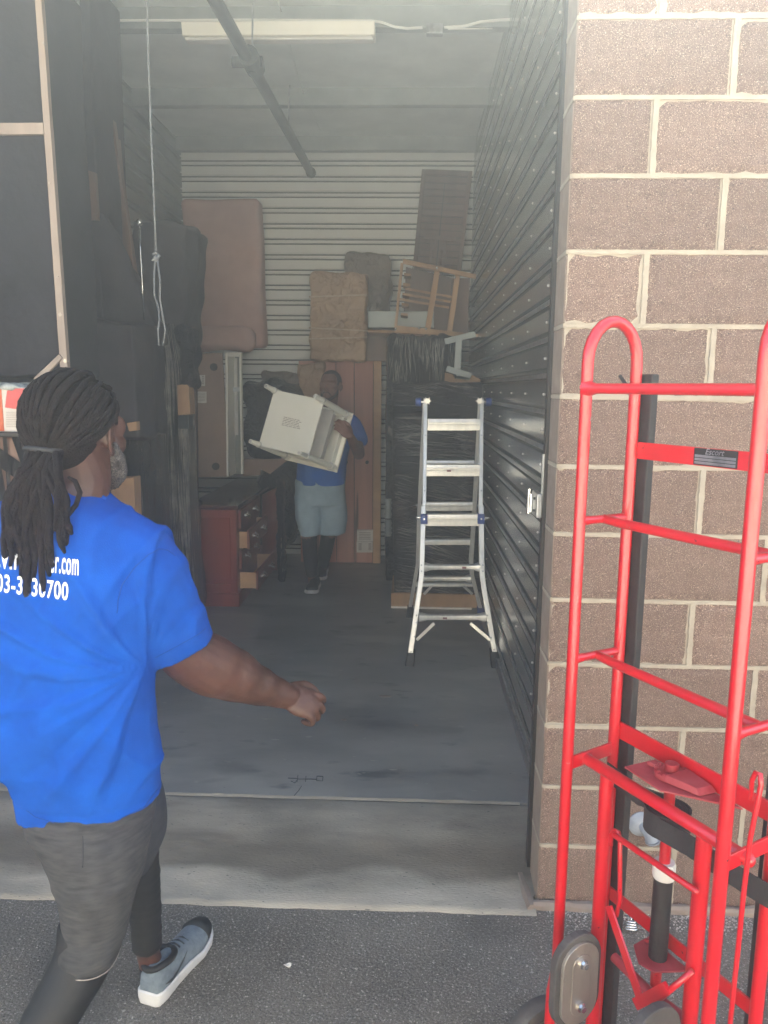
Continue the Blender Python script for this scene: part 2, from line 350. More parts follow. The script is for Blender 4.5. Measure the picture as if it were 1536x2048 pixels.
# ================================================================ SETTING
WX0, WX1 = -2.11, .53          # inner faces of the unit's side walls
YB, FZ, CZ = 7.30, .05, 3.83
WY = 2.28                      # face of the block wall
s = MB(); s.add([(-60,-60,0),(60,-60,0),(60,60,0),(-60,60,0)], [(0,1,2,3)])
struct('asphalt_ground', s, M_asphalt)
s = MB(); s.box(-30, 30, -6.95, -.9, -.05, .006); struct('bounce_slab', s, mat('pale_bounce', srgb(200,194,184), srgb(216,211,201), sc=3, rough=.9))  # unseen pale slab added behind the camera to bounce sun into the unit
# apron: sloping slab, subdivided so that its edge and surface are uneven
s = MB(); nx, ny = 90, 22; g = []
for j in range(ny+1):
    for i in range(nx+1):
        x = -2.4 + 2.95*i/nx; t = j/ny
        y0 = 2.225 + .012*noise.noise(V((x*6, 0, 3)))+.004*noise.noise(V((x*40,0,1)))
        y = y0 + (2.80-y0)*t
        if y < 2.31: x = min(x, .425)
        z = .006 + .040*min(1, t*1.15) + (.0015*noise.noise(V((x*9, y*9, 0))) if 0 < j < ny else 0)
        g.append(V((x, y, z)))
fs = [(j*(nx+1)+i, j*(nx+1)+i+1, (j+1)*(nx+1)+i+1, (j+1)*(nx+1)+i) for j in range(ny) for i in range(nx)]
e0 = len(g); g += [V((p.x, p.y-.004, -.02)) for p in g[:nx+1]]
fs += [(i, e0+i, e0+i+1, i+1) for i in range(nx)]
s.add(g, fs); struct('concrete_apron', s, M_apron, smooth=True)
def bands(m):                # worn bands running along the sill
    n = m.node_tree; b = n.nodes['Principled BSDF']; src = b.inputs['Base Color'].links[0].from_socket
    tc = n.nodes.new('ShaderNodeTexCoord'); sp_ = n.nodes.new('ShaderNodeSeparateXYZ'); n.links.new(tc.outputs['Object'], sp_.inputs[0])
    nz = n.nodes.new('ShaderNodeTexNoise'); nz.inputs['Scale'].default_value = 3.5; nz.inputs['Detail'].default_value = 8; n.links.new(tc.outputs['Object'], nz.inputs['Vector'])
    ma = n.nodes.new('ShaderNodeMath'); ma.operation = 'MULTIPLY_ADD'; ma.inputs[1].default_value = .22; n.links.new(nz.outputs['Fac'], ma.inputs[0]); n.links.new(sp_.outputs['Y'], ma.inputs[2])
    mr = n.nodes.new('ShaderNodeMapRange'); mr.inputs[1].default_value = 2.33; mr.inputs[2].default_value = 2.93; n.links.new(ma.outputs[0], mr.inputs[0])
    cr = n.nodes.new('ShaderNodeValToRGB'); e = cr.color_ramp; e.elements[0].position = 0; e.elements[0].color = (1.15,1.12,1.08,1); e.elements[1].position = 1; e.elements[1].color = (1.0,1.0,1.0,1)
    for p_, c_ in ((.22,(1.12,1.1,1.06,1)),(.30,(.60,.56,.52,1)),(.48,(.66,.61,.56,1)),(.68,(.95,.94,.92,1))): q = e.elements.new(p_); q.color = c_
    n.links.new(mr.outputs[0], cr.inputs[0]); mx = n.nodes.new('ShaderNodeMix'); mx.data_type = 'RGBA'; mx.blend_type = 'MULTIPLY'; mx.inputs[0].default_value = 1
    n.links.new(src, mx.inputs[6]); n.links.new(cr.outputs[0], mx.inputs[7]); n.links.new(mx.outputs[2], b.inputs['Base Color'])
bands(M_apron)
s = MB(); s.box(WX0-.1, WX1+.06, 2.812, YB+.2, -.05, FZ); flr = struct('unit_floor', s, M_floor)
# ragged pale joint between apron and floor
s = MB(); pts = []; n = 120
for i in range(n+1):
    x = -2.1+2.55*i/n
    pts.append((x, 2.797+.003*noise.noise(V((x*8,1,0))), 2.806+.010*abs(noise.noise(V((x*13,5,0))))+.004))
vs = [V((x, a, FZ+.0015)) for x, a, b in pts]+[V((x, b+.004, FZ+.004)) for x, a, b in pts]
s.add(vs, [(i, i+1, n+2+i, n+1+i) for i in range(n)])
part('joint_edge', s, M_mortar, flr)
s = MB()
for (x, y, w_, h_, k) in [(770,1393,.034,.006,1),(688,1440,.012,.005,2),(833,1451,.008,.004,3)]:
    c = P(x, y, Z=FZ+.002); m = 9
    top = [c+V((w_*cos(2*pi*i/m)*(1+.5*noise.noise(V((i*.9, k, 0)))), h_*2*sin(2*pi*i/m)*(1+.6*noise.noise(V((i*1.3, k, 4)))), .003)) for i in range(m)]
    s.loft([[p-V((0,0,.003)) for p in top], top])
part('paint_chip', s, M_blockside, flr, kind='stuff')
s = MB()
def mark(pp): s.tube([P(x, y, Z=FZ+.0012) for x, y in pp], .0014, 5)
mark([(576,1556),(596,1557),(590,1566),(582,1562)]); mark([(596,1550),(594,1564)]); mark([(596,1558),(622,1558)]); mark([(612,1552),(611,1563)])
mark([(622,1558),(634,1559)]); mark([(634,1552),(646,1553),(645,1562),(633,1561),(634,1552)]); mark([(603,1572),(598,1580),(586,1594)])
part('scribble', s, M_gap, flr)
# ---- walls of corrugated steel
def corrugated(axis_len, z0, z1, per, zoff, place, nseg=1):
    prof = []; k = math.floor((z0-zoff)/per)-1
    while True:
        b = zoff+k*per; k += 1
        if b > z1: break
        for dz, d in ((0,0),(.003,-.032),(.015,-.032),(.018,0),(.040,0),(.043,-.032),(.055,-.032),(.058,0)):
            z = b+dz
            if z0 <= z <= z1: prof.append((z, d))
    prof = [(z0, 0)]+prof+[(z1, 0)]
    m = MB(); rows = [[place(t, z, d) for (z, d) in prof] for t in [axis_len*i/nseg for i in range(nseg+1)]]
    n_ = len(prof); vs = [p for r_ in rows for p in r_]
    m.add(vs, [(a*n_+i, a*n_+i+1, (a+1)*n_+i+1, (a+1)*n_+i) for a in range(nseg) for i in range(n_-1)])
    return m
zA = P(700, 333, Y=YB).z; zB = P(600, 731, Y=YB).z; PER = (zA-zB)/13
bw = thing('back_wall', 'pale ribbed steel wall closing the far end of the storage unit', 'wall', (-.8, YB, 0))
part('ribbed_sheet', corrugated(WX1-WX0+.12, FZ, CZ, PER, zA, lambda t, z, d: V((WX0-.06+t, YB-d, z))), M_backwall, bw)
s = MB(); kk = math.floor((FZ-zA)/PER)
while zA+kk*PER < CZ:
    for dz in (.0032, .0432): s.box(WX0-.05, WX1+.05, YB+.014, YB+.031, zA+kk*PER+dz, zA+kk*PER+dz+.0116)
    kk += 1
part('groove_shade_strip', s, M_grooveshade, bw, kind='stuff')  # dark strips laid in the grooves as painted rib shade
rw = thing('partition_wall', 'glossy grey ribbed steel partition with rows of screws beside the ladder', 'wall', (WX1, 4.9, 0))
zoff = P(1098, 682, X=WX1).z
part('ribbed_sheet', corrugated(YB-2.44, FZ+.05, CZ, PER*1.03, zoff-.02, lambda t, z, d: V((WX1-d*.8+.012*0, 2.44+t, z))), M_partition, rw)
s = MB(); s.box(WX1-.012, WX1+.03, 2.60, YB-.03, FZ, FZ+.055); part('base_angle', s, M_galv, rw)
# lighter ledge flanges seen on every second rib
s = MB()
for k in range(-20, 20):
    z = zoff-.02+k*PER*1.03+.016
    if FZ+.1 < z < 3.6: s.box(WX1-.006, WX1+.004, 2.46, YB-.03, z+.002, z+.020)
part('rib', s, M_galv, rw, kind='stuff')
s = MB(); ycols = [3.12, 3.62, 4.12, 4.62, 5.12, 5.62, 6.12, 6.62]
for yy in ycols:
    for k in range(-20, 20):
        z = zoff-.02+k*PER*1.03-.045
        if .3 < z < 3.6: s.ell((WX1-.002, yy+.01*noise.noise(V((yy,k,0))), z), .005, .0055, .0055, nu=6, nv=4)
part('screw', s, M_plasticw, rw, smooth=True, kind='stuff')  # white colour stands in for the glint of the metal screws
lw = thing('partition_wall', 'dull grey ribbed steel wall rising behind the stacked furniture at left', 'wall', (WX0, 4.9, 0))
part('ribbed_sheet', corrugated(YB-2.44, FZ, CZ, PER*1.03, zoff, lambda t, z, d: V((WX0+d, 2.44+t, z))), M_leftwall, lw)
# ---- ceiling
s = MB(); nx, ny = 12, 30; g = []
for j in range(ny+1):
    for i in range(nx+1):
        x = WX0-.05+(WX1-WX0+.1)*i/nx; y = 2.5+(YB-2.5+.05)*j/ny
        g.append(V((x, y, CZ-.03*abs(sin(pi*(y-4.83)/1.2))*(.6+.4*noise.noise(V((x*1.3,y,0)))))))
s.add(g, [(j*(nx+1)+i, j*(nx+1)+i+1, (j+1)*(nx+1)+i+1, (j+1)*(nx+1)+i) for j in range(ny) for i in range(nx)])
ceil = struct('ceiling', s, M_ceil, smooth=True)
for yy in (3.6, 4.83, 6.06, 7.15):
    s = MB(); s.box(WX0, WX1+.02, yy, yy+.012, 3.71, CZ); s.box(WX0, WX1+.02, yy+.012, yy+.07, 3.71, 3.722)
    part('purlin', s, M_purlin, ceil)
s = MB(); s.tube([P(556,0,Z=3.8), P(600,170,Z=3.79), P(640,262,Z=3.79)], .006, 6); part('insulation_seam', s, M_ceil, ceil)
# ---- building mass, roof, header above the opening (out of the picture)
s = MB(); s.box(-9, 9, 2.50, 12, 3.88, 3.94); s.box(-9, 9, WY-.03, 2.50, 3.875, 3.95); struct('roof', s, M_blackmetal)
hd = thing('door_header', 'block header wall spanning above the roll up door opening', 'wall', (-.8, WY, 2.95))
s = MB(); s.box(-2.05, .43, WY, 2.44, 3.35, 3.86); part('wall_face', s, M_block, hd)
s = MB(); s.cyl((-2.0, 2.78, 3.6), (.42, 2.78, 3.6), .16, 24); part('rolled_door', s, M_leftwall, hd, smooth='auto')
# ---- block wall right of the opening
def block_mesh(wd, ht, dp, seed):
    m = MB(); nx, nz = max(6, int(wd/.02)), 9; vs = []; fs = []
    r_ = random.Random(seed)
    for j in range(nz+1):
        for i in range(nx+1):
            x = wd*i/nx; z = ht*j/nz; e = min(i, nx-i, j, nz-j)
            y = (.004 if e == 0 else 0) + .0022*noise.noise(V((x*22+seed*3, z*22, seed)))
            vs.append(V((x, y, z)))
    fs = [(j*(nx+1)+i, j*(nx+1)+i+1, (j+1)*(nx+1)+i+1, (j+1)*(nx+1)+i) for j in range(nz) for i in range(nx)]
    m.add(vs, fs); m.box(.0005, wd-.0005, .0045, dp, .0005, ht-.0005)
    return m
bl = thing('block_wall', 'brown rough faced concrete block wall with cream mortar at right', 'wall', (1.6, WY, 0))
MO = .0135; CH = .2032; XL = .437
meshes = {}
def getblock(w_, dp, var):
    k = (round(w_, 3), dp, var)
    if k not in meshes:
        me = block_mesh(w_-MO, CH-MO, dp, var*7+int(w_*10)).mesh('block'); me.materials.append(M_block); meshes[k] = me
        for p in me.polygons: p.use_smooth = False
    return meshes[k]
for k in range(19):
    first = .222 if k % 2 else .425; x = XL; z = k*CH+.012; q = 0
    while x < 3.3:
        w_ = first if q == 0 else .4064
        me = getblock(w_, .10, (k*3+q) % 4)
        if z < 3.4 or x < 2.2:
            o = bpy.data.objects.new('block', me); COL.objects.link(o); o.parent = bl
            o.location = V((x+(MO*.5 if q else 0), WY + .0015*R.uniform(-1, 1), z)) - bl.location
        x += w_; q += 1
# smooth return of each corner block
for k in range(19):
    me_k = 'ret'
    if me_k not in meshes:
        m = MB(); m.slab([V((0,.012,0)), V((0,.15,0)), V((0,.15,CH-MO)), V((0,.012,CH-MO))], (.02,0,0)); meshes[me_k] = m.mesh('block_end'); meshes[me_k].materials.append(M_blockside)
    o = bpy.data.objects.new('block_end', meshes[me_k]); COL.objects.link(o); o.parent = bl
    o.location = V((XL-.003, WY, k*CH+.012))-bl.location
    b = o.modifiers.new('bevel', 'BEVEL'); b.width = .003; b.segments = 2
s = MB(); s.box(XL+.001, 3.4, WY+.0045, WY+.15, 0, 3.87)
part('mortar', s, M_mortar, bl)
# smeared mortar: ragged raised strips along the joints
s = MB()
def smear(p, q, wdt, seed, sk=1.0):
    p, q = V(p), V(q); L = (q-p).length; m_ = max(4, int(L/.007)); d = (q-p).normalized(); up = V((-d.z, 0, d.x))
    top = []; bot = []
    for i in range(m_+1):
        t = L*i/m_; a = wdt*(.50+.10*noise.noise(V((t*9, seed, 0)))+max(0, .34*noise.noise(V((t*70, seed, 2))))*sk)
        b = wdt*(.50+.10*noise.noise(V((t*9, seed, 7)))+max(0, .34*noise.noise(V((t*70, seed, 9))))*sk)
        top.append(p+d*t+up*a); bot.append(p+d*t-up*b)
    vs = []
    for a, b in zip(top, bot): vs += [b+V((0,.003,0)), b+V((0,-.0005,0)), (a+b)/2+V((0,-.0002,0)), a+V((0,-.0005,0)), a+V((0,.003,0))]
    s.add(vs, [(5*i+j, 5*i+j+1, 5*i+6+j, 5*i+5+j) for i in range(m_) for j in range(4)])
for k in range(17):
    z = k*CH+.012-MO/2
    if k: smear((XL+.002, WY, z), (2.6, WY, z), MO*.85, k, .8)
    x = XL+(.222 if k % 2 else .425); q = 0
    while x < 2.5:
        smear((x, WY, z+MO*.4), (x, WY, z+CH-MO*.3), MO*1.1, k*5+q+.3, .8); x += .4064; q += 1
part('mortar_smear', s, M_mortar, bl, kind='stuff')
s = MB()
for k in range(19):
    z = k*CH+.012-MO/2; s.slab([V((XL-.0035, WY+.006, z-MO*.45)), V((XL-.0035, WY+.15, z-MO*.45)), V((XL-.0035, WY+.15, z+MO*.45)), V((XL-.0035, WY+.006, z+MO*.45))], (.01,0,0))
part('end_mortar', s, M_mortar, bl, kind='stuff')
# footing lip at the foot of the pier
s = MB(); n = 24; ring0 = []
for (x0, y0, x1, y1, wd) in [(XL-.045, WY+.135, XL-.03, WY-.035, .028), (XL-.035, WY-.02, XL+2.6, WY-.02, .03)]:
    a, b = V((x0, y0, 0)), V((x1, y1, 0)); m_ = max(8, int((b-a).length/.02)); d = (b-a).normalized(); sd_ = V((-d.y, d.x, 0))
    rings = []
    for i in range(m_+1):
        p = a+(b-a)*i/m_; w_ = wd*(.8+.5*noise.noise(V((p.x*14, p.y*14, 0)))); h_ = .022+.008*noise.noise(V((p.x*20, p.y*20, 4)))
        rings.append([p-sd_*w_*.5+V((0,0,-.01)), p-sd_*w_*.4+V((0,0,h_*.6)), p+sd_*0+V((0,0,h_)), p+sd_*w_*.6+V((0,0,h_)), p+sd_*w_*.6+V((0,0,-.01))])
    s.loft(rings)
part('footing', s, M_blockside, bl)
# left pier, out of the frame
lp = thing('block_wall', 'matching block pier left of the door opening', 'wall', (-2.5, WY, 0))
s = MB(); s.box(-5, -2.08, WY, WY+.15, 0, 3.86); part('wall_face', s, M_block, lp)
# door guide
dg = thing('door_guide', 'thin black roll up door track standing against the block pier', 'door track', (.435, 2.45, 0))
s = MB(); s.box(.424, .436, 2.432, 2.47, .03, 3.1); s.box(.436, .53, 2.45, 2.462, .03, 3.1); part('track', s, M_blackmetal, dg, bevel=.002)
s = MB(); s.box(.418, .424, 2.44, 2.446, 1.28, 1.45); part('bright_edge', s, M_galv, dg)
lt = thing('door_latch', 'small galvanised slide latch mounted at the door edge', 'latch', (.42, 2.5, 1.15))
a = P(1083, 985, Y=2.47); b = P(1083, 1033, Y=2.47)
s = MB(); s.box(.405, .423, 2.435, 2.53, b.z-.0, a.z); part('latch_plate', s, M_galv, lt, bevel=.003)
s = MB(); s.cyl((.399, 2.55, b.z-.002), (.399, 2.55, a.z+.002), .009, 14); s.cyl((.399, 2.515, b.z+.008), (.399, 2.515, a.z-.01), .007, 14); part('slide_bolt', s, M_chrome, lt, smooth='auto')
s = MB()
for zz in (.25, .75):
    s.cyl((.400, 2.47, b.z+(a.z-b.z)*zz), (.406, 2.47, b.z+(a.z-b.z)*zz), .004, 8)
part('rivet', s, M_blackmetal, lt, kind='stuff')
# opposite row of units behind the camera: gives the real warm bounce
ob = thing('storage_building', 'row of tan storage units across the drive behind the viewer', 'building', (0, -7, 0))
s = MB(); s.box(-16, 16, -7.4, -7, 0, 4.2); part('wall', s, mat('tan_wall', srgb(222,208,186), srgb(232,220,200), sc=3, rough=.85), ob)
s = MB(); s.box(-14.2, 14.2, -7.6, -6.8, 4.2, 4.4); part('roof_edge', s, M_backwall, ob)
M_door = mat('tan_door', srgb(226,214,194), srgb(234,224,206), sc=3, rough=.5)
for i in range(7):
    s = MB(); x = -11.4+i*3.6
    for k in range(14): s.box(x, x+2.6, -6.985, -6.96, .02+k*.19, .195+k*.19)
    part('roll_up_door', s, M_door, ob)
s = MB(); s.box(-9, 9, YB+.1, YB+.2, 0, 3.87); s.box(-9,-5,2.5,2.6,0,4.4); struct('rear_light_block', s, M_leftwall)  # unseen wall added to stop light leaking in at the back corners
# gravel and grit on the asphalt
s = MB(); rr = random.Random(3)
for i in range(2600):
    x = rr.uniform(-1.7, 1.5); y = rr.uniform(1.3, 2.24)
    if i % 3 == 0: x = rr.uniform(.35, 1.4); y = rr.uniform(1.5, 2.26)
    r_ = rr.uniform(.0012, .0032)*(1.5 if rr.random() < .06 else 1); z = r_*.35
    c = V((x, y, z)); q = [V((rr.uniform(.6,1.2)*a, rr.uniform(.6,1.2)*b, rr.uniform(.5,.9)*c_))*r_ for a, b, c_ in ((1,0,0),(-1,0,0),(0,1,0),(0,-1,0),(0,0,1),(0,0,-1))]
    s.add([c+a for a in q], [(0,2,4),(2,1,4),(1,3,4),(3,0,4),(2,0,5),(1,2,5),(3,1,5),(0,3,5)])
for i in range(1500):
    x = rr.uniform(.46, 1.7); y = WY-.03-abs(rr.gauss(0, .05)); r_ = rr.uniform(.0015, .0045); c = V((x, y, r_*.3))
    q = [V((rr.uniform(.6,1.2)*a, rr.uniform(.6,1.2)*b, rr.uniform(.5,.9)*c_))*r_ for a, b, c_ in ((1,0,0),(-1,0,0),(0,1,0),(0,-1,0),(0,0,1),(0,0,-1))]
    s.add([c+a for a in q], [(0,2,4),(2,1,4),(1,3,4),(3,0,4),(2,0,5),(1,2,5),(3,1,5),(0,3,5)])
gr = link('gravel', s.mesh('gravel'), mat('pale_grit', srgb(150,146,140), srgb(214,208,200), sc=30, rough=.6), None, V((0,0,0))); gr['kind'] = 'stuff'; gr['label'] = 'loose pale grit scattered over the asphalt'
# ================================================================ FURNITURE IN THE UNIT
def wbox(mb, q, depth, r=.02, n=24, amp=.01, fr=(6,6,6), seed=0):
    M, w_, h_ = frame4(*pq(*q), depth); softbox(mb, M, w_, depth, h_, r, n, amp, fr, seed); return M, w_, h_
def lbox(mb, M, x0, x1, y0, y1, z0, z1): return mb.box(x0, x1, y0, y1, z0, z1, M)
def Q(x0, y0, x1, y1, Y): return ((x0,y0,Y), (x1,y0,Y), (x1,y1,Y), (x0,y1,Y))
def base(q, depth=0):
    c = pq(*q); return V(((c[2].x+c[3].x)/2, c[3].y+depth/2, min(c[2].z, c[3].z)))
# fluorescent light, conduit, junction box
a, b = P(366, 61, Y=4.74), P(750, 61, Y=4.74)
fl = thing('ceiling_light', 'unlit white fluorescent strip fixture under the first purlin', 'light fixture', ((a.x+b.x)/2, 4.76, a.z))
z = a.z
s = MB(); s.slab([V((a.x,4.70,z+.03)),V((b.x,4.70,z+.03)),V((b.x,4.72,z-.035)),V((a.x,4.72,z-.035))], (0,.11,0)); part('housing', s, M_white, fl, bevel=.004)
s = MB(); s.box(a.x+.01, b.x-.01, 4.735, 4.80, z-.052, z-.0355); part('diffuser', s, M_plasticw, fl, bevel=.006)
cpts = [P(x, y, Y=4.80) for x, y in [(180,41),(300,41),(500,40),(740,41),(765,45),(790,54),(815,57),(845,55)]]
cpts2 = [P(x, y, Y=4.80) for x, y in [(888,55),(930,52),(960,44),(1000,40),(1040,38)]]
s = MB(); s.tube(cpts, .008, 8); s.tube(cpts2, .008, 8); s.tube([P(896,58,Y=4.80), P(985,57,Y=4.80)], .004, 6)
solo('electrical_conduit', s, M_backwall, 'thin pale conduit curving along the ceiling past the junction box', 'conduit', smooth=True)
jb = thing('junction_box', 'small square junction box on the ceiling conduit', 'junction box', P(867, 62, Y=4.80))
s = MB(); q = Q(853, 46, 886, 66, 4.77); c = pq(*q); s.slab(c, (0,.05,0)); part('box_body', s, M_galv, jb, bevel=.002)
s = MB(); c = pq(*Q(855, 48, 884, 64, 4.766)); s.slab(c, (0,.003,0)); part('cover', s, M_galv, jb)
# sprinkler pipe
sp = thing('sprinkler_pipe', 'dark iron pipe running under the ceiling towards the far wall', 'pipe', P(525, 170, Y=5.4))
p0, p1 = P(395, -70, Y=3.6), P(622, 344, Y=7.0); p1.z = p0.z = 3.42
p0 = P(430, 0, Z=3.44); p1 = P(622, 346, Z=3.44); p0 = p0+(p0-p1)*.3
s = MB(); s.cyl(p0, p1, .034, 16); part('pipe', s, M_pipe, sp, smooth='auto')
c = P(504, 124, Z=3.44); d = (p1-p0).normalized(); s = MB(); s.cyl(c-d*.09, c+d*.09, .055, 14); s.cyl(c-V((.11,0,0)), c+V((.06,0,.0)), .03, 10); s.cyl(c, c+V((0,0,-.06)), .02, 10)
part('coupling', s, M_pipe, sp, smooth='auto')
for (x, y) in ((504,124),(577,262)):
    c = P(x, y, Z=3.44); s = MB(); s.tube([c+V((0,0,.03)), c+V((.01,0,.3))], .005, 6); part('hanger_rod', s, M_galv, sp)
s = MB(); s.cyl(p1-d*.03, p1+d*.004, .042, 16); part('end_cap', s, M_pipe, sp, smooth='auto')
# door pull rope
rp = thing('pull_rope', 'pale pull rope hanging with a knotted double loop', 'rope', P(325, 700, Y=3.25))
def rpts(l, Y=3.25): return [P(x, y, Y=Y) for x, y in l]
s = MB(); s.tube(rpts([(291,-60),(294,0),(297,130),(302,260),(308,400),(312,506)]), .0046, 8); part('rope', s, M_rope, rp, smooth=True)
s = MB(); s.ell(P(312,517,Y=3.25), .011, .010, .014, nu=10, nv=8); s.tube(rpts([(306,510),(312,505),(318,512),(312,522),(305,518)]), .007, 8); part('knot', s, M_rope, rp, smooth=True)
s = MB(); s.tube(rpts([(310,522),(308,560),(309,590),(317,615),(319,640),(316,662),(318,690),(327,692),(331,660),(325,630),(320,600),(320,560),(315,522)]), .0042, 8); part('loop', s, M_rope, rp, smooth=True)
# ---- cream mattress pair
mt = thing('mattress', 'tall pinkish tan mattress standing upright against the far wall', 'mattress', base(Q(363,392,523,705,6.85)))
s = MB(); wbox(s, ((364,393,6.95),(522,398,6.95),(524,690,6.95),(372,700,6.95)), .22, .045, 26, .008, (3,3,3), 1); part('core', s, M_foam, mt, smooth=True)
s = MB(); s.tube(rpts([(394,450),(396,540),(398,648)], 6.94), .004, 6); s.tube(rpts([(376,447),(394,450)], 6.94), .004, 6); part('piping', s, M_foam, mt)
s = MB(); wbox(s, ((372,652,6.72),(506,650,6.72),(508,700,6.72),(368,704,6.72)), .24, .085, 22, .018, (4,4,4), 5)
solo('folded_cushion', s, M_foam, 'pinkish foam pad folded over at the foot of the tall mattress', 'cushion', smooth=True)
# ---- beige cabinet back with pale side frame
q = ((366,708,6.2),(450,706,6.2),(452,953,6.2),(372,955,6.2)); M, w_, h_ = frame4(*pq(*q), .03)
cb = thing('cabinet', 'beige backed cabinet with two dark holes and a pale open frame side', 'cabinet', base(q))
s = MB(); lbox(s, M, -w_/2, w_/2, -.01, .01, -h_/2, h_/2); part('back_panel', s, M_cardold, cb, bevel=.002)
for (x, y) in ((427,734),(431,933)):
    s = MB(); c = P(x, y, Y=6.18); s.tube([c, c+V((0,.012,0))], .03, 14); part('cable_hole', s, M_gap, cb)
for (x0,y0,x1,y1) in ((392,750,410,772),(394,783,413,806)):
    s = MB(); s.slab(pq(*Q(x0,y0,x1,y1,6.183)), (0,.004,0)); part('paper_sticker', s, M_label, cb)
s = MB()
for i in range(5): s.slab(pq(*Q(404,752+i*3.6,408,754+i*3.6,6.179)), (0,.002,0))
for i in range(6): s.slab(pq(*Q(396,786+i*3,410,786.9+i*3,6.179)), (0,.002,0))
part('sticker_print', s, M_inkgrey, cb, kind='stuff')
s = MB(); s.slab(pq((450,705,6.19),(455,705,6.19),(457,954,6.19),(453,954,6.19)), (0,.4,0)); part('side_stile', s, M_white, cb, bevel=.002)
s = MB(); s.slab(pq((478,705,6.35),(482,705,6.35),(486,948,6.35),(482,948,6.35)), (0,.05,0)); part('side_stile', s, M_white, cb, bevel=.002)
s = MB(); s.slab(pq((455,705,6.45),(479,705,6.45),(482,948,6.45),(457,950,6.45)), (0,.02,0)); part('inner_panel', s, M_leftwall, cb)
s = MB(); s.slab(pq((455,705,6.2),(480,705,6.35),(480,713,6.35),(455,713,6.2)), (0,.05,0)); part('top_rail', s, M_white, cb)
s = MB(); s.slab(pq((462,716,6.42),(474,716,6.42),(476,870,6.42),(465,870,6.42)), (0,.015,0)); part('glass_strip', s, M_plasticw, cb)
s = MB(); s.slab(pq((457,776,6.38),(480,774,6.38),(480,783,6.38),(457,785,6.38)), (0,.03,0)); part('cross_rail', s, M_galv, cb)
# ---- cherry desk seen end-on
X1 = P(478, 1212, Z=FZ).x; X0 = P(386, 1212, Z=FZ).x; ZT = P(430, 1018, Y=5.45).z; D0 = 5.45
dk = thing('desk', 'cherry wood desk seen end on with its lower drawers pulled open', 'desk', ((X0+X1)/2, 6.2, FZ))
s = MB(); s.box(X0-.03, X1+.02, D0-.03, 7.1, ZT-.0, ZT+.03); part('desk_top', s, M_cherrytop, dk, bevel=.006)
s = MB(); s.box(X0, X1, D0, 6.25, FZ+.10, ZT-.002); part('carcass', s, M_cherry, dk, bevel=.003)
s = MB(); s.box(X0-.008, X1+.01, D0-.012, 6.26, FZ, FZ+.10); part('plinth', s, M_cherry, dk, bevel=.005)
fz0, fz1 = FZ+.11, ZT-.005
for (a0, a1, b0, b1) in ((X0+.002, X0+.042, fz0, fz1), (X1-.042, X1-.002, fz0, fz1), (X0+.042, X1-.042, fz1-.05, fz1), (X0+.042, X1-.042, fz0, fz0+.06)):
    s = MB(); s.box(a0, a1, D0-.016, D0+.001, b0, b1); part('end_rail', s, M_cherry, dk, bevel=.003)
s = MB(); s.box(X0+.05, X1-.05, D0-.006, D0+.001, fz0+.07, fz1-.06); part('end_panel', s, M_cherry, dk, bevel=.004)
hz_ = (fz1-fz0)/4
for k, pull in enumerate((.12, .0, .06, .0)):
    z0, z1 = fz0+hz_*k+.006, fz0+hz_*(k+1)-.006
    s = MB(); s.box(X1+pull+.001, X1+pull+.02, D0+.05, 6.2, z0, z1); dr = part('drawer', s, M_cherry, dk, bevel=.003)
    if pull:
        s = MB(); s.box(X1-.01, X1+pull, D0+.07, D0+.085, z0+.01, z1-.015); s.box(X1-.01, X1+pull, 6.16, 6.175, z0+.01, z1-.015); s.box(X1-.01, X1+pull, D0+.07, 6.17, z0+.005, z0+.012)
        part('drawer_side', s, M_plywood, dr)
    zz = (z0+z1)/2
    for yy in (D0+.22, D0+.55):
        s = MB()
        s.tube([V((X1+pull+.02, yy-.045, zz+.01)), V((X1+pull+.045, yy-.03, zz)), V((X1+pull+.048, yy, zz-.014)), V((X1+pull+.045, yy+.03, zz)), V((X1+pull+.02, yy+.045, zz+.01))], .005, 6)
        s.ell((X1+pull+.021, yy-.045, zz+.01), .006, .014, .014, nu=8, nv=6); s.ell((X1+pull+.021, yy+.045, zz+.01), .006, .014, .014, nu=8, nv=6)
        part('handle', s, M_chrome, dr, smooth=True)
s = MB(); s.box(X0, X1-.02, 6.9, 7.08, FZ, ZT-.002); s.box(X0+.02, X1-.10, 6.26, 6.9, FZ+.25, ZT-.002); part('far_pedestal', s, M_cherry, dk, bevel=.003)
# red-brown upright panel right of the desk
c = pq((524,990,6.6),(556,975,6.6),(556,1118,6.6),(524,1118,6.6)); c[2].z = c[3].z = FZ
s = MB(); s.slab(c, (0,.35,0)); solo('bedside_cabinet', s, M_cherry, 'reddish wooden cabinet standing between the desk and the plank panel', 'cabinet', bevel=.004)
# ---- black plastic covered object
bo = thing('covered_chair', 'bulky chair under black plastic between the beige cabinet and the plank panel', 'chair', base(Q(486,745,604,1110,6.75)))
s = MB(); wbox(s, ((484,752,6.8),(600,775,6.8),(604,1100,6.8),(556,1100,6.8)), .4, .12, 24, .035, (5,5,5), 3); part('cover', s, M_wrapS, bo, smooth=True)
s = MB(); wbox(s, ((484,745,6.7),(545,778,6.7),(600,900,6.7),(484,925,6.7)), .3, .08, 20, .03, (6,6,6), 9); part('cover_fold', s, M_wrapS, bo, smooth=True)
s = MB(); wbox(s, ((508,744,6.95),(596,752,6.95),(596,776,6.95),(540,776,6.95)), .12, .03, 14, .02, (6,6,6), 2)
solo('folded_blanket', s, M_taupewrap, 'brown folded cloth lying on the black covered chair', 'blanket', smooth=True)
s = MB(); s.slab(pq((486,920,6.55),(560,918,6.55),(600,900,6.6),(540,948,6.5)), (0,.03,0)); s.slab(pq((486,918,6.56),(520,918,6.56),(520,950,6.5),(486,952,6.5)), (0,.03,0))
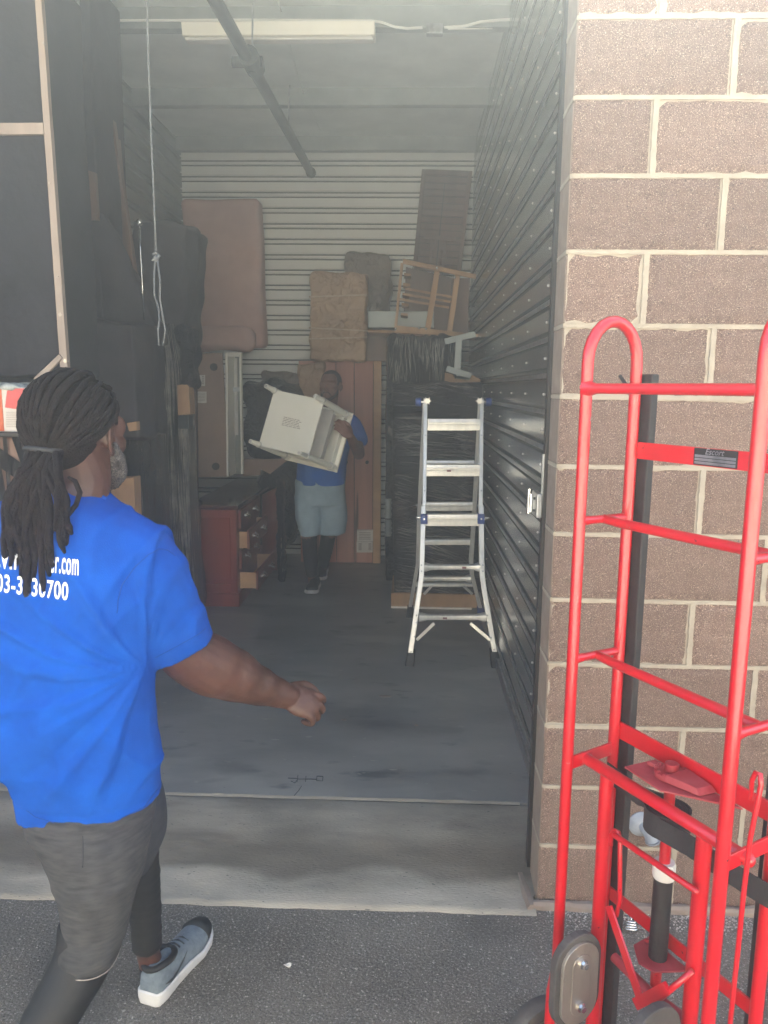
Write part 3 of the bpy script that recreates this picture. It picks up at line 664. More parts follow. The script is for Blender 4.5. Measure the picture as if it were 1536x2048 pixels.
solo('folded_board', s, M_cardold, 'pinkish board lying across the back of the desk top', 'board')
s = MB()
c = pq((552,960,6.2),(566,960,6.2),(568,1118,6.2),(554,1118,6.2)); c[2].z = c[3].z = FZ
M, w_, h_ = frame4(*c, .1); softbox(s, M, w_, .1, h_, .02, 26, .012, (20,20,20), 3); solo('wrapped_post', s, M_wrapV, 'narrow post in black film standing at the right end of the desk', 'wrapped item', smooth=True)
# ---- wooden plank panel
c = pq((597,722,6.95),(768,722,6.95),(757,1118,6.95),(600,1112,6.95)); c[2].z = c[3].z = FZ
M, w_, h_ = frame4(*c, .09)
pp = thing('plank_panel', 'tall reddish plank panel with two white stickers leaning behind the man', 'panel', ((c[2].x+c[3].x)/2, 7.0, FZ))
xs = [-.5, -.28, -.05, .17, .40, .5]
for i in range(5):
    s = MB(); lbox(s, M, w_*xs[i]+.003, w_*xs[i+1]-.003, -.045+(.012 if i < 4 else -.012), .045, -h_/2, h_/2-(.0 if i < 4 else 0)); part('plank', s, M_pine if i < 4 else M_plywood, pp, bevel=.003)
s = MB(); lbox(s, M, -w_/2+.01, w_/2-.01, -.02, .04, -h_/2+.01, h_/2-.01); part('backing', s, M_gap, pp)
for (x0,y0,x1,y1) in ((714,1061,746,1083),(713,1084,745,1105)):
    s = MB(); s.slab(pq(*Q(x0,y0,x1,y1,6.905)), (0,.055,0)); part('paper_sticker', s, M_label, pp)
s = MB()
for i in range(5): s.slab(pq(*Q(718,1065+i*3.2,741,1066+i*3.2,6.899)), (0,.003,0))
for a in (717,737): 
    for i in range(6): s.slab(pq(*Q(a,1087+i*2.4,a+6,1088.3+i*2.4,6.899)), (0,.003,0))
part('sticker_print', s, M_inkgrey, pp, kind='stuff')
for x in (734, 692):
    c = P(x, 925, Y=6.90); s = MB(); s.tube([c, c+V((0,.03,0))], .015, 12); part('peg_hole', s, M_gap, pp)
s = MB(); wbox(s, ((596,724,6.86),(650,728,6.86),(648,800,6.86),(597,810,6.86)), .05, .02, 16, .018, (10,10,10), 4)
solo('cardboard_sheet', s, M_tanwrap, 'crumpled brown paper sheet wrapped over the corner of the plank panel', 'paper', smooth=True)
# ---- wrapped cushions on top
s = MB(); wbox(s, ((617,542,6.75),(732,545,6.75),(733,722,6.75),(621,722,6.75)), .28, .03, 40, .013, (8,8,8), 11)
solo('wrapped_cushion', s, M_tanwrap, 'tan seat cushion in taped clear film standing on top of the plank panel', 'cushion', smooth=True)
tp = MB()
for y_, dy in ((592,-4),(654,6),(676,-3)):
    c = pq((618,y_,6.735),(734,y_+dy,6.735),(734,y_+dy+3,6.735),(618,y_+3,6.735)); tp.slab(c, (0,.02,0))
solo('packing_tape', tp, mat('clear_tape', srgb(190,170,150), srgb(205,188,168), sc=40, rough=.08, bump=.8, bsc=30, dist=.02, stretch=(1,1,4)), 'shiny bands of clear tape round the tan cushion', 'tape')
s = MB(); wbox(s, ((690,502,7.0),(778,508,7.0),(784,655,7.0),(684,655,7.0)), .22, .045, 34, .016, (8,8,8), 21)
solo('wrapped_cushion', s, M_taupewrap, 'darker taupe cushion in film behind the tan one', 'cushion', smooth=True)
s = MB(); s.slab(pq(*Q(728,664,774,722,6.9)), (0,.2,0)); solo('cardboard_box', s, M_brownboard, 'dull brown carton under the taupe cushion, right of the tan cushion', 'box', bevel=.004)
s = MB(); s.slab(pq(*Q(736,622,868,656,6.7)), (0,.3,0)); solo('storage_case', s, M_purlin, 'flat grey case under the slatted crib side', 'case', bevel=.006)
s = MB(); s.slab(pq((735,659,6.35),(960,668,6.35),(962,674,6.35),(735,664,6.35)), (0,.45,0)); solo('shelf_board', s, M_slat, 'long thin tan board carrying the crib side and cases', 'board', bevel=.002)
s = MB(); s.slab(pq((905,556,6.6),(940,556,6.6),(936,668,6.6),(900,664,6.6)), (0,.3,0)); s.slab(pq((812,534,6.75),(905,556,6.75),(900,664,6.75),(806,650,6.75)), (0,.06,0))
solo('cardboard_box', s, M_brownboard, 'brown carton directly behind the slatted crib side', 'box', bevel=.004)
# ---- crib side (wood frame with bolts)
cr = thing('crib_side', 'tan wooden slatted crib frame with shiny bolts tilted on the pile', 'crib', P(860, 665, Y=6.4))
Yc = 6.38
def wbar(a, b, w_, nm='rail', Y=Yc, m=M_slat, par=cr, th=.03):
    s = MB(); A, B = P(a[0], a[1], Y=Y), P(b[0], b[1], Y=Y); s.bar(A, B, w_, th, up=(0,1,0)); 
    s2 = MB(); d = (B-A).normalized(); nrm = V((0,1,0)); sd_ = d.cross(nrm).normalized()*(w_/2); s2.slab([A-sd_, A+sd_, B+sd_, B-sd_], (0,th,0)); return part(nm, s2, m, par, bevel=.003)
wbar((806,522),(952,553), .035, Y=Yc-.032); wbar((793,656),(926,670), .04, Y=Yc-.032)
wbar((804,526),(791,657), .022, 'stile'); wbar((875,538),(855,662), .045, 'stile'); wbar((916,546),(899,664), .042, 'stile')
for a, b in (((811,577),(904,594)), ((806,588),(902,604)), ((799,598),(898,615))): wbar(a, b, .018, 'slat', Y=Yc+.032, th=.015)
for k in range(5): wbar((808-k*1.6, 548+k*20),(822-k*1.6, 550+k*20), .02, 'slat', Y=Yc+.05, th=.2)
s = MB()
for (x, y) in ((827,536),(874,536),(909,555),(791,658),(838,656),(852,658)): s.ell(P(x, y, Y=Yc-.035), .011, .006, .011, nu=8, nv=6)
part('bolt', s, M_chrome, cr, smooth=True, kind='stuff')
# ---- tall slatted headboard
hb = thing('headboard', 'tall dim brown headboard of narrow slats leaning in the far right corner', 'headboard', P(880, 545, Y=7.1))
tl, tr, br, bl_ = P(844,338,Y=7.15), P(945,342,Y=7.15), P(922,545,Y=6.95), P(825,540,Y=6.95)
def lerp(a, b, t): return a+(b-a)*t
for (a, b) in ((0,.08),(.92,1)):
    s = MB(); s.slab([lerp(tl,tr,a), lerp(tl,tr,b), lerp(bl_,br,b), lerp(bl_,br,a)], (0,.03,0)); part('stile', s, M_brownboard, hb, bevel=.002)
n = 15
for i in range(n):
    t0, t1 = i/n, (i+.86)/n; dy = .004*(i % 3)
    for (a, b) in ((.085,.47),(.49,.915)) if i > 1 else ((.085,.915),):
        s = MB(); L0, R0 = lerp(tl,bl_,t0), lerp(tr,br,t0); L1, R1 = lerp(tl,bl_,t1), lerp(tr,br,t1)
        s.slab([lerp(L0,R0,a)+V((0,dy,0)), lerp(L0,R0,b)+V((0,dy,0)), lerp(L1,R1,b)+V((0,dy,0)), lerp(L1,R1,a)+V((0,dy,0))], (0,.02,0)); part('slat', s, M_brownboard, hb)
s = MB(); s.slab([lerp(tl,tr,.06)+V((0,.026,0)), lerp(tl,tr,.94)+V((0,.026,0)), lerp(bl_,br,.94)+V((0,.026,0)), lerp(bl_,br,.06)+V((0,.026,0))], (0,.008,0)); part('backing', s, M_darkthing, hb)
hb2 = thing('chair_back', 'narrow upright slats of a chair back between headboard and crib side', 'chair', P(880, 530, Y=6.8))
for k in range(4):
    s = MB(); s.slab(pq((862+k*9,478,6.8),(867+k*9,478,6.8),(862+k*9,535,6.8),(857+k*9,535,6.8)), (0,.02,0)); part('slat', s, M_brownboard, hb2, bevel=.002)
s = MB(); s.slab(pq((848,468,6.79),(912,474,6.79),(912,482,6.79),(848,476,6.79)), (0,.03,0)); part('top_rail', s, M_brownboard, hb2, bevel=.003)
s = MB(); s.slab(pq((846,532,6.79),(905,538,6.79),(905,547,6.79),(846,541,6.79)), (0,.03,0)); part('lower_rail', s, M_brownboard, hb2, bevel=.003)
# ---- wrapped stack on the right
c = pq((776,668,6.15),(912,672,6.15),(914,768,6.15),(776,768,6.15))
s = MB(); M, w_, h_ = frame4(*c, .6); softbox(s, M, w_, .6, h_, .03, 60, .016, (26,8,3), 5)
wb_ = thing('wrapped_box', 'black film wrapped box with vertical streaks above the big wrapped carton', 'wrapped box', ((c[2].x+c[3].x)/2, 6.4, c[2].z)); part('film', s, M_wrapV, wb_, smooth=True)
wM, ww, wh = M.copy(), w_, h_
def upface(u, v, du, dv):
    x, z = (u-.5)*ww+du, (v-.5)*wh+dv
    return None if abs(x) > ww/2-.01 or abs(z) > wh/2-.01 else wM @ V((x, -.312, z))
UPF = upface
c = pq((771,700,6.3),(796,700,6.3),(796,1160,6.3),(773,1160,6.3)); c[2].z = c[3].z = FZ
s = MB(); M, w_, h_ = frame4(*c, .5); softbox(s, M, w_, .5, h_, .02, 50, .01, (20,20,3), 8)
solo('wrapped_post', s, M_wrapS, 'dark filmed column between the plank panel and the big wrapped panel', 'wrapped item', smooth=True)
for nm, (x0, y0, x1, y1) in (('a',(769,998,784,1036)),('b',(770,1040,783,1072))):
    s = MB(); A, B = P((x0+x1)/2, y0, Y=6.2), P((x0+x1)/2, y1, Y=6.2); s.cyl(A, B, .026, 12)
    for t in (.2,.5,.8): s.cyl(lerp(A,B,t)-V((0,0,.006)), lerp(A,B,t)+V((0,0,.006)), .031, 12)
    solo('turned_post', s, M_purlin, {'a':'upper of two grey turned wooden posts beside the plank panel','b':'lower of two grey turned wooden posts beside the plank panel'}[nm], 'post', 'grey turned wooden posts beside the plank panel', smooth='auto')
tl, tr, br, bl_ = pq((787,768,5.52),(968,763,5.52),(957,1192,5.52),(785,1190,5.52))
big = thing('wrapped_carton', 'large upright furniture carton in black stretch film on a cardboard base behind the ladder', 'wrapped furniture', ((bl_.x+br.x)/2, 5.8, FZ))
s = MB(); M, w_, h_ = frame4(tl, tr, br, bl_, .55)
def sag_(a):
    k = .010*math.sin(a.z*5+a.x*3)+.012*noise.noise(V((a.x*3, 1, a.z*16)))+.006*noise.noise(V((a.x*9+a.z*9, 3, a.z*40)))
    return a+V((.004*noise.noise(V((0,0,a.z*14))), k if a.y < 0 else 0, 0))
softbox(s, M, w_, .55, h_, .015, 110, 0, (3,3,3), 2, sag=sag_)
part('film', s, M_wrapH, big, smooth=True)
s = MB(); s.box(bl_.x-.01, br.x, 5.50, 6.05, FZ+.012, bl_.z+.02); part('cardboard_base', s, M_card, big, bevel=.003)
def creases(mb, n, face, seed, ang, La, Lb, rmax=.0028, jit=.25, clump=6):  # thin ridges on the film; their pale colour stands in for glints
    rr_ = random.Random(seed); cx_, cy_ = .5, .5
    for i in range(n):
        if i % clump == 0: cx_, cy_, a0 = rr_.random(), rr_.random(), ang+rr_.gauss(0, jit)
        u = min(.98, max(.02, cx_+rr_.gauss(0,.06))); v = min(.98, max(.02, cy_+rr_.gauss(0,.035))); a = a0+rr_.gauss(0, .05); L = rr_.uniform(La, Lb); pts = []; rs = []
        for k in range(7):
            t = k/6-.5; p = face(u, v, t*L*cos(a), t*L*sin(a)+.004*noise.noise(V((u*30, v*30, t*5))))
            if p is not None: pts.append(p); rs.append(rmax*rr_.uniform(.5,1)*max(.12, 1-(2*t)**2))
        if len(pts) > 3: mb.tube(pts, rs, 5)
def bigface(u, v, du, dv):
    x, z = (u-.5)*w_+du, (v-.5)*h_+dv
    if abs(x) > w_/2-.01 or abs(z) > h_/2-.01: return None
    a = sag_(V((x, -.275, z))); return M @ (a+V((0,-.0005,0)))
M, w_, h_ = frame4(tl, tr, br, bl_, .55)
s = MB(); creases(s, 300, bigface, 4, -.16, .08, .40, .0026, .14, 9); creases(s, 110, bigface, 9, -.55, .06, .22, .0024, .22, 9); creases(s, 60, bigface, 19, .35, .06, .2, .0022, .2, 8)
part('crease_glint', s, M_creaseglint, big, smooth=True, kind='stuff')
s = MB(); s.box(bl_.x-.01, br.x-.05, 5.49, 6.0, FZ, FZ+.013); part('pale_edge', s, M_label, big)
# pale metal bracket, flap
bk = thing('metal_bracket', 'pale angled metal frame piece lying on the wrapped box', 'bracket', P(920, 745, Y=6.0))
for a, b, w_ in (((890,683),(951,668),.045), ((918,680),(915,738),.05), ((893,737),(943,752),.045)):
    wbar(a, b, w_, 'strip', Y=5.95, m=M_purlin, par=bk, th=.02)
s = MB(); s.slab(pq((890,745,5.7),(905,748,5.7),(912,764,5.6),(889,762,5.6)), (0,.012,0)); s.slab(pq((944,750,5.7),(963,760,5.6),(958,766,5.6),(938,762,5.6)), (0,.012,0)); s.slab(pq((896,756,5.66),(946,760,5.66),(946,766,5.62),(896,764,5.62)), (0,.01,0))
solo('cardboard_flap', s, M_card, 'torn cardboard flaps sticking up over the big wrapped panel', 'cardboard')
s = MB(); creases(s, 200, UPF, 24, pi/2, .05, .22, .0028, .10, 4); part('crease_glint', s, M_creaseglint, wb_, smooth=True, kind='stuff')
# ================================================================ LEFT PILE
c = pq((272,650,4.95),(352,640,4.95),(384,1210,4.95),(290,1210,4.95)); c[2].z = c[3].z = FZ
tw = thing('wrapped_furniture', 'tall black stretch wrapped stack with vertical shiny creases left of the desk', 'wrapped furniture', ((c[2].x+c[3].x)/2, 5.1, FZ))
s = MB()
# column with pleats
rings = []; n = 72; RG = []
for j in range(60):
    t = j/59; L = lerp(c[0], c[3], t); Rr = lerp(c[1], c[2], t); cc = (L+Rr)/2+V((0,.2,0)); hw = (Rr.x-L.x)/2*(1 - .35*max(0, 1-t*7))
    ring = []
    for i in range(n):
        a = 2*pi*i/n; px_ = math.copysign(abs(cos(a))**.55, cos(a)); py_ = math.copysign(abs(sin(a))**.55, sin(a))
        k = 1+.06*noise.noise(V((a*5, t*2.2, 4)))+.035*noise.noise(V((a*16, t*3.5, 9)))
        ring.append(cc+V((px_*hw*k, py_*.2*k, 0)))
    rings.append(ring)
s.loft(rings); part('film', s, M_wrapV, tw, smooth=True)
def twface(u, v, du, dv):
    t = (1-v)*59+(-dv)*59/1.9; a = (1.02+.96*u)*n/2+du*40
    if not (1 < t < 58): return None
    j, f = int(t), t-int(t); i, g_ = int(a) % n, a-int(a); A = rings[j][i]*(1-g_)+rings[j][(i+1) % n]*g_; B = rings[j+1][i]*(1-g_)+rings[j+1][(i+1) % n]*g_
    return A*(1-f)+B*f+V((0,-.001,0))
s = MB(); creases(s, 420, twface, 14, pi/2, .15, .7, .0034, .03, 5); part('crease_glint', s, M_creaseglint, tw, smooth=True, kind='stuff')
s = MB(); wbox(s, ((245,430,5.25),(368,455,5.25),(372,700,5.25),(262,700,5.25)), .5, .03, 26, .025, (5,5,5), 31)
solo('upholstered_chair', s, M_darkthing, 'dark upholstered armchair piled above the wrapped stack at left', 'chair', smooth=True)
s = MB(); wbox(s, ((352,655,4.9),(380,650,4.9),(384,775,4.9),(358,775,4.9)), .2, .03, 26, .02, (20,20,8), 13)
solo('film_bundle', s, M_wrapH, 'crinkled black film bundle hanging above the small carton', 'plastic film', smooth=True)
s = MB(); s.slab(pq((354,770,4.9),(377,768,4.9),(380,829,4.9),(356,830,4.9)), (0,.12,0)); solo('cardboard_box', s, M_card, 'small narrow tan carton tucked in beside the dark red board', 'box', bevel=.003)
s = MB(); s.slab(pq((356,832,4.91),(378,831,4.91),(378,858,4.91),(357,858,4.91)), (0,.1,0)); solo('storage_case', s, M_pipe, 'small dark green grey case under the narrow carton', 'case', bevel=.004)
s = MB(); c = pq((366,731,5.4),(391,733,5.4),(394,1010,5.4),(368,1010,5.4)); s.slab(c, (0,.05,0)); solo('headboard', s, mat('dark_red_board', srgb(56,28,34), srgb(70,36,40), sc=5, rough=.4), 'dark red wooden board standing beside the beige cabinet', 'board', bevel=.004)
c2 = pq((366,1012,5.2),(386,1012,5.2),(386,1210,5.2),(330,1210,5.2)); c2[2].z = c2[3].z = FZ
s = MB(); M, w_, h_ = frame4(*c2, .3); softbox(s, M, w_, .3, h_, .03, 20, .02, (7,7,7), 3); solo('film_bundle', s, M_wrapS, 'loose black film heaped at the left foot of the desk', 'plastic film', smooth=True)
# leaning brown rails
for (a0,a1,b1,b0,Y,lab) in (((212,214),(232,218),(268,600),(248,590),4.7,'wide brown bed rail leaning in the left pile'), ((190,440),(206,440),(212,592),(198,592),4.4,'short brown rail hanging left of the wide leaning rail')):
    s = MB(); s.slab(pq((*a0,Y),(*a1,Y),(*b1,Y),(*b0,Y)), (0,.03,0)); solo('bed_rail', s, M_brownboard, lab, 'bed rail', bevel=.003)
s = MB(); s.slab(pq((220,226,4.62),(224,226,4.62),(281,622,4.62),(273,622,4.62)), (0,.05,0)); solo('bed_rail', s, M_brownboard, 'thin edge rail running beside the wide leaning rail', 'bed rail', bevel=.002)
s = MB(); s.tube(rpts([(279,440),(281,500),(284,560),(288,640)], 4.4), .004, 6); s.ell(P(279,445,Y=4.4), .02, .02, .02, nu=8, nv=6); solo('wire_hanger', s, M_chrome, 'thin shiny wire dangling left of the pull rope', 'wire', smooth=True)
# dark wardrobe mass behind the sofa
wd = thing('wardrobe', 'very tall dark wardrobe behind the upended sofa, brown panel near its top', 'wardrobe', base(Q(120,0,205,620,4.3)))
c = pq((60,-60,4.35),(176,-60,4.35),(206,640,4.35),(110,640,4.35)); c[2].z = c[3].z = P(150,640,Y=4.35).z
s = MB(); s.slab(c, (0,.45,0)); part('side', s, M_darkthing, wd, bevel=.01)
s = MB(); s.slab(pq((106,-60,4.3),(112,-60,4.3),(121,335,4.3),(117,335,4.3)), (0,.03,0)); part('trim', s, M_purlin, wd)
s = MB(); s.slab(pq((147,-60,4.3),(153,-60,4.3),(162,368,4.3),(157,368,4.3)), (0,.03,0)); part('trim', s, M_purlin, wd)
s = MB(); s.slab(pq((140,330,4.3),(190,345,4.3),(196,440,4.3),(150,436,4.3)), (0,.03,0)); part('brown_panel', s, M_brownboard, wd)
s = MB(); wbox(s, ((128,430,4.3),(270,440,4.4),(272,660,4.4),(140,780,4.3)), .4, .03, 26, .025, (5,5,5), 55)
solo('upholstered_chair', s, M_darkthing, 'dark armchair stacked sideways under the leaning bed rails', 'chair', smooth=True)
s = MB(); wbox(s, ((140,620,4.0),(268,660,4.0),(278,860,4.0),(150,900,4.0)), .5, .03, 26, .02, (5,5,5), 77)
solo('covered_furniture', s, M_darkthing, 'dark covered furniture directly behind the near man head', 'wrapped furniture', smooth=True)
c = pq((120,880,4.1),(272,860,4.1),(285,1200,4.1),(100,1200,4.1)); c[2].z = c[3].z = FZ
s = MB(); M, w_, h_ = frame4(*c, .6); softbox(s, M, w_, .6, h_, .04, 40, .02, (12,12,3), 3); solo('wrapped_box', s, M_wrapV, 'large black wrapped box behind the near man shoulder', 'wrapped box', smooth=True)
s = MB(); s.slab(pq((222,958,3.95),(268,955,3.95),(272,1070,3.95),(222,1070,3.95)), (0,.1,0)); solo('cardboard_box', s, M_card, 'tan carton showing just right of the near man beard', 'box', bevel=.003)
s = MB(); s.slab(pq((253,846,3.95),(273,843,3.95),(274,861,3.95),(258,863,3.95)), (0,.05,0)); solo('cardboard_box', s, M_card, 'small pale carton corner right of the near man ear', 'box', bevel=.003)
s = MB(); s.slab(pq((303,652,4.6),(312,645,4.6),(311,690,4.6),(298,700,4.6)), (0,.03,0)); solo('cardboard_box', s, M_card, 'slim carton edge behind the bottom of the pull rope', 'box')
# upended sofa with pale frame
sf = thing('upended_sofa', 'upended sofa with black dust cover and pale wooden frame at far left', 'sofa', P(40, 760, Y=3.25))
Ys = 3.2
s = MB(); c = pq((-140,-80,Ys),(76,-80,Ys),(132,752,Ys),(-90,752,Ys)); c = [p+V((0,.02,0)) for p in c]
M, w_, h_ = frame4(*c, .35); softbox(s, M, w_, .35, h_, .012, 30, .006, (3,3,3), 2); part('dust_cover', s, M_fabric, sf, smooth=True)
s = MB(); s.slab(pq((64,-80,Ys),(77,-80,Ys),(136,750,Ys),(121,750,Ys)), (0,.03,0)); part('frame_rail', s, M_oldwood, sf, bevel=.002)
s = MB(); s.slab(pq((-110,246,Ys-.005),(86,245,Ys-.005),(88,268,Ys-.005),(-108,270,Ys-.005)), (0,.024,0)); part('cross_rail', s, M_oldwood, sf, bevel=.002)
s = MB(); s.slab(pq((66,757,Ys-.01),(118,708,Ys-.01),(124,716,Ys-.01),(76,766,Ys-.01)), (0,.02,0)); part('corner_brace', s, M_oldwood, sf, bevel=.002)
for (x, y) in ((87,86),(99,366),(116,553),(121,629),(131,722)):
    s = MB(); c = P(x-1, y, Y=Ys-.004); s.tube([c, c+V((0,.02,0))], .008 if y > 600 else .004, 10); part('bolt', s, M_steelplate, sf)
# printed box under the sofa
pb = thing('printed_box', 'orange, white and red printed carton above a black tray at left edge', 'box', base(Q(-120,768,95,866,2.95)))
Yp = 2.95
s = MB(); s.slab(pq(*Q(-120,776,92,864,Yp)), (0,.4,0)); part('carton', s, mat('white_carton', srgb(222,214,204), srgb(236,230,222), sc=10, rough=.6, bump=.2, bsc=20), pb, bevel=.004)
M_or = mat('orange_print', srgb(214,88,40), srgb(226,104,52), sc=10, rough=.5); M_rd = mat('red_print', srgb(206,44,52), srgb(232,110,108), sc=7, rough=.5)
s = MB(); s.slab(pq((-118,778,Yp-.003),(2,778,Yp-.003),(8,862,Yp-.003),(-118,862,Yp-.003)), (0,.004,0)); part('orange_band', s, M_or, pb)
s = MB(); c = [P(x, y, Y=Yp-.003) for x, y in ((14,782),(24,777),(50,777),(54,790),(53,812),(30,818),(10,815))]; s.loft([c, [p+V((0,.004,0)) for p in c]]); part('red_picture', s, M_rd, pb)
s = MB(); c = [P(x, y, Y=Yp-.0035) for x, y in ((56,779),(84,779),(84,800),(60,802))]; s.loft([c, [p+V((0,.004,0)) for p in c]]); part('red_picture', s, M_rd, pb)
s = MB()
for i in range(9): s.slab(pq(*Q(12,824+i*3.6,80,825+i*3.6,Yp-.003)), (0,.004,0))
part('ribbed_lines', s, M_inkgrey, pb, kind='stuff')
s = MB(); wbox(s, ((-120,767,Yp-.01),(85,773,Yp-.01),(85,782,Yp-.01),(-120,779,Yp-.01)), .35, .01, 20, .012, (20,20,20), 3); part('top_film', s, mat('clear_film', srgb(120,130,126), srgb(190,196,194), sc=20, rough=.1, bump=1, bsc=18, dist=.02), pb, smooth=True)
s = MB(); s.slab(pq(*Q(-130,864,98,874,Yp-.03)), (0,.5,0)); solo('black_tray', s, M_blackmetal, 'flat black tray directly under the printed carton', 'tray', bevel=.004)
c = pq((-130,875,Yp),(70,873,Yp),(75,1300,Yp),(-130,1300,Yp)); c[2].z = c[3].z = FZ
lb = thing('cardboard_box', 'big brown carton banded in black film at the left edge under the tray', 'box', ((c[2].x+c[3].x)/2, 3.2, FZ))
s = MB(); s.slab([p+V((0,.01,0)) for p in c], (0,.5,0)); part('carton', s, M_brownboard, lb, bevel=.01)
for (a, b, w2) in (((-60,875),(120,1000),26), ((30,873),(75,1000),12), ((-20,873),(4,1010),16), ((8,873),(20,1010),5)):
    s = MB(); A, B = P(a[0], a[1], Y=Yp-.004), P(b[0], b[1], Y=Yp-.004); d = (B-A).normalized().cross(V((0,1,0)))*(w2*.0012); s.slab([A-d, A+d, B+d, B-d], (0,.008,0)); part('film_band', s, M_wrapV, lb)
# small cream blob of film by the desk
s = MB(); s.ell(P(384, 990, Y=5.3), .03, .03, .016, nu=8, nv=6); s.slab(pq((370,1012,5.3),(380,1000,5.3),(392,996,5.3),(382,1008,5.3)), (0,.02,0)); solo('crumpled_paper', s, M_label, 'scrap of crumpled pale paper at the left corner of the desk', 'paper')
# ================================================================ LADDER
ld = thing('folding_ladder', 'multi position aluminium ladder with blue joints standing open as an A frame', 'ladder', P(905, 1290, Z=FZ))
YF, YT, YR = 4.33, 4.80, 5.30
zt = P(905, 800, Y=YT).z
def lf(x, y):                       # pixel on the leaning front plane
    o = V((0, YF, FZ)); d = V((0, YT-YF, zt-FZ)).normalized(); n_ = V((1,0,0)).cross(d); return PL(x, y, o, n_)
def lr(x, y):
    o = V((0, YR, FZ)); d = V((0, YT-YR, zt-FZ)).normalized(); n_ = V((1,0,0)).cross(d); return PL(x, y, o, n_)
def stile(pts, f, w_=.026, th=.055, name='stile'):
    s = MB(); pr = [f(*p) for p in pts]
    rings = []
    for i, p in enumerate(pr):
        rings.append([p+V((-w_/2, -th/2, 0)), p+V((w_/2, -th/2, 0)), p+V((w_/2, th/2, 0)), p+V((-w_/2, th/2, 0))])
    s.loft(rings); return part(name, s, M_alu, ld, bevel=.003)
stile([(851,797),(850,900),(848,1046)], lf, .024, .05); stile([(963,797),(962,900),(961,1046)], lf, .024, .05)
stile([(847,1010),(844,1120),(843,1150),(838,1185),(820,1310)], lf, .03, .06); stile([(962,1010),(963,1120),(964,1150),(969,1185),(990,1310)], lf, .03, .06)
stile([(849,806),(838,1030),(835,1130),(820,1215)], lr, .024, .05, 'rear_stile'); stile([(961,806),(948,1030),(942,1120),(944,1150),(961,1218)], lr, .028, .05, 'rear_stile')
def rung(xa, xb, y, hh, f, flare=False, dbl=True, m=M_alu):
    A, B = f(xa, y), f(xb, y); s = MB(); h_ = hh
    if flare:
        rings = []
        for t, k in ((0,1.5),(.04,1.45),(.12,1),(.5,.95),(.88,1),(.96,1.45),(1,1.5)):
            p = lerp(A, B, t); rings.append(s.ring(p, V((0,.022*k,0)), V((0,0,h_*.5*k)), 12, .6))
        s.loft(rings)
    else:
        s.slab([A+V((0,-.03,-h_/2)), B+V((0,-.03,-h_/2)), B+V((0,-.03,h_*.02)), A+V((0,-.03,h_*.02))], (0,.05,0))
        s.slab([A+V((0,-.022,h_*.03)), B+V((0,-.022,h_*.03)), B+V((0,-.022,h_*.2)), A+V((0,-.022,h_*.2))], (0,.045,0))
        s.slab([A+V((0,-.03,h_*.21)), B+V((0,-.03,h_*.21)), B+V((0,-.026,h_/2)), A+V((0,-.026,h_/2))], (0,.05,0))
        s.slab([A+V((0,-.034,-h_*.14)), B+V((0,-.034,-h_*.14)), B+V((0,-.034,-h_*.10)), A+V((0,-.034,-h_*.10))], (0,.006,0))
    return part('rung', s, m, ld, bevel=.001, smooth='auto' if flare else False)
rung(855, 959, 849, .07, lf); rung(853, 959, 940, .07, lf); rung(850, 960, 1039, .07, lf)
rung(848, 961, 1134, .035, lf, True); rung(838, 972, 1234, .035, lf, True)
rung(852, 948, 929, .055, lr); rung(850, 946, 1012, .055, lr); rung(842, 940, 1083, .035, lr); rung(838, 942, 1157, .035, lr, True)
rung(832, 946, 1168, .022, lr)
def strut(a, b, f, w_=.018):
    s = MB(); s.bar(f(*a)+V((0,-.035,0)), f(*b)+V((0,-.035,0)), w_, .006, up=(0,1,0)); part('brace', s, M_alu, ld)
strut((833,1276),(868,1243), lf); strut((979,1276),(940,1243), lf); strut((848,1186),(864,1168), lr); strut((944,1186),(925,1168), lr)
for (a, b) in (((823,1302),(819,1326)), ((987,1300),(991,1329))):
    s = MB(); A, B = lf(*a), lf(*b); B.z = FZ
    s.loft([s.ring(A, V((.024,0,0)), V((0,.04,0)), 12, .4), s.ring(B, V((.028,0,0)), V((0,.045,0)), 12, .4)]); part('rubber_foot', s, M_black, ld, smooth='auto')
for (a, b, m) in (((821,1212),(819,1228),M_black), ((960,1214),(962,1230),M_blue)):
    s = MB(); A, B = lr(*a), lr(*b); B.z = FZ
    s.loft([s.ring(A, V((.022,0,0)), V((0,.035,0)), 12, .4), s.ring(B, V((.026,0,0)), V((0,.04,0)), 12, .4)]); part('rubber_foot', s, m, ld, smooth='auto')
for (x, y, sx) in ((838,804,-1),(976,804,1)):     # blue hinge knobs
    c = P(x, y, Y=YT-.02); s = MB(); s.tube([c+V((-sx*.012,0,0)), c+V((sx*.018,0,0)), c+V((sx*.024,0,0))], [.026,.026,.016], 16); part('hinge_knob', s, M_blue, ld, smooth='auto')
    s = MB(); s.cyl(c-V((sx*.06,0,0)), c, .008, 10); part('hinge_pin', s, M_chrome, ld, smooth='auto')
    c2 = P(x-sx*17, y-2, Y=YT-.04); s = MB(); s.tube([c2+V((0,-.008,0)), c2+V((0,.02,0))], .015, 18)
    for k in range(6):
        a = k*pi/3; s.bar(c2+V((cos(a)*.012,-.01,sin(a)*.012)), c2+V((cos(a)*.024,-.01,sin(a)*.024)), .005, .006, up=(0,1,0))
    part('hinge_disc', s, M_alu, ld, smooth='auto')
for x in (848, 961):
    s = MB(); A, B = lf(x, 1026), lf(x, 1046); s.slab([A+V((-.021,-.04,0)), A+V((.021,-.04,0)), B+V((.021,-.04,0)), B+V((-.021,-.04,0))], (0,.075,0)); part('lock_sleeve', s, M_blue, ld, bevel=.003)
    s = MB(); c = lf(x, 1036)+V((0,-.045,0)); s.cyl(c, c+V((0,.01,0)), .006, 8); part('rivet', s, M_chrome, ld)
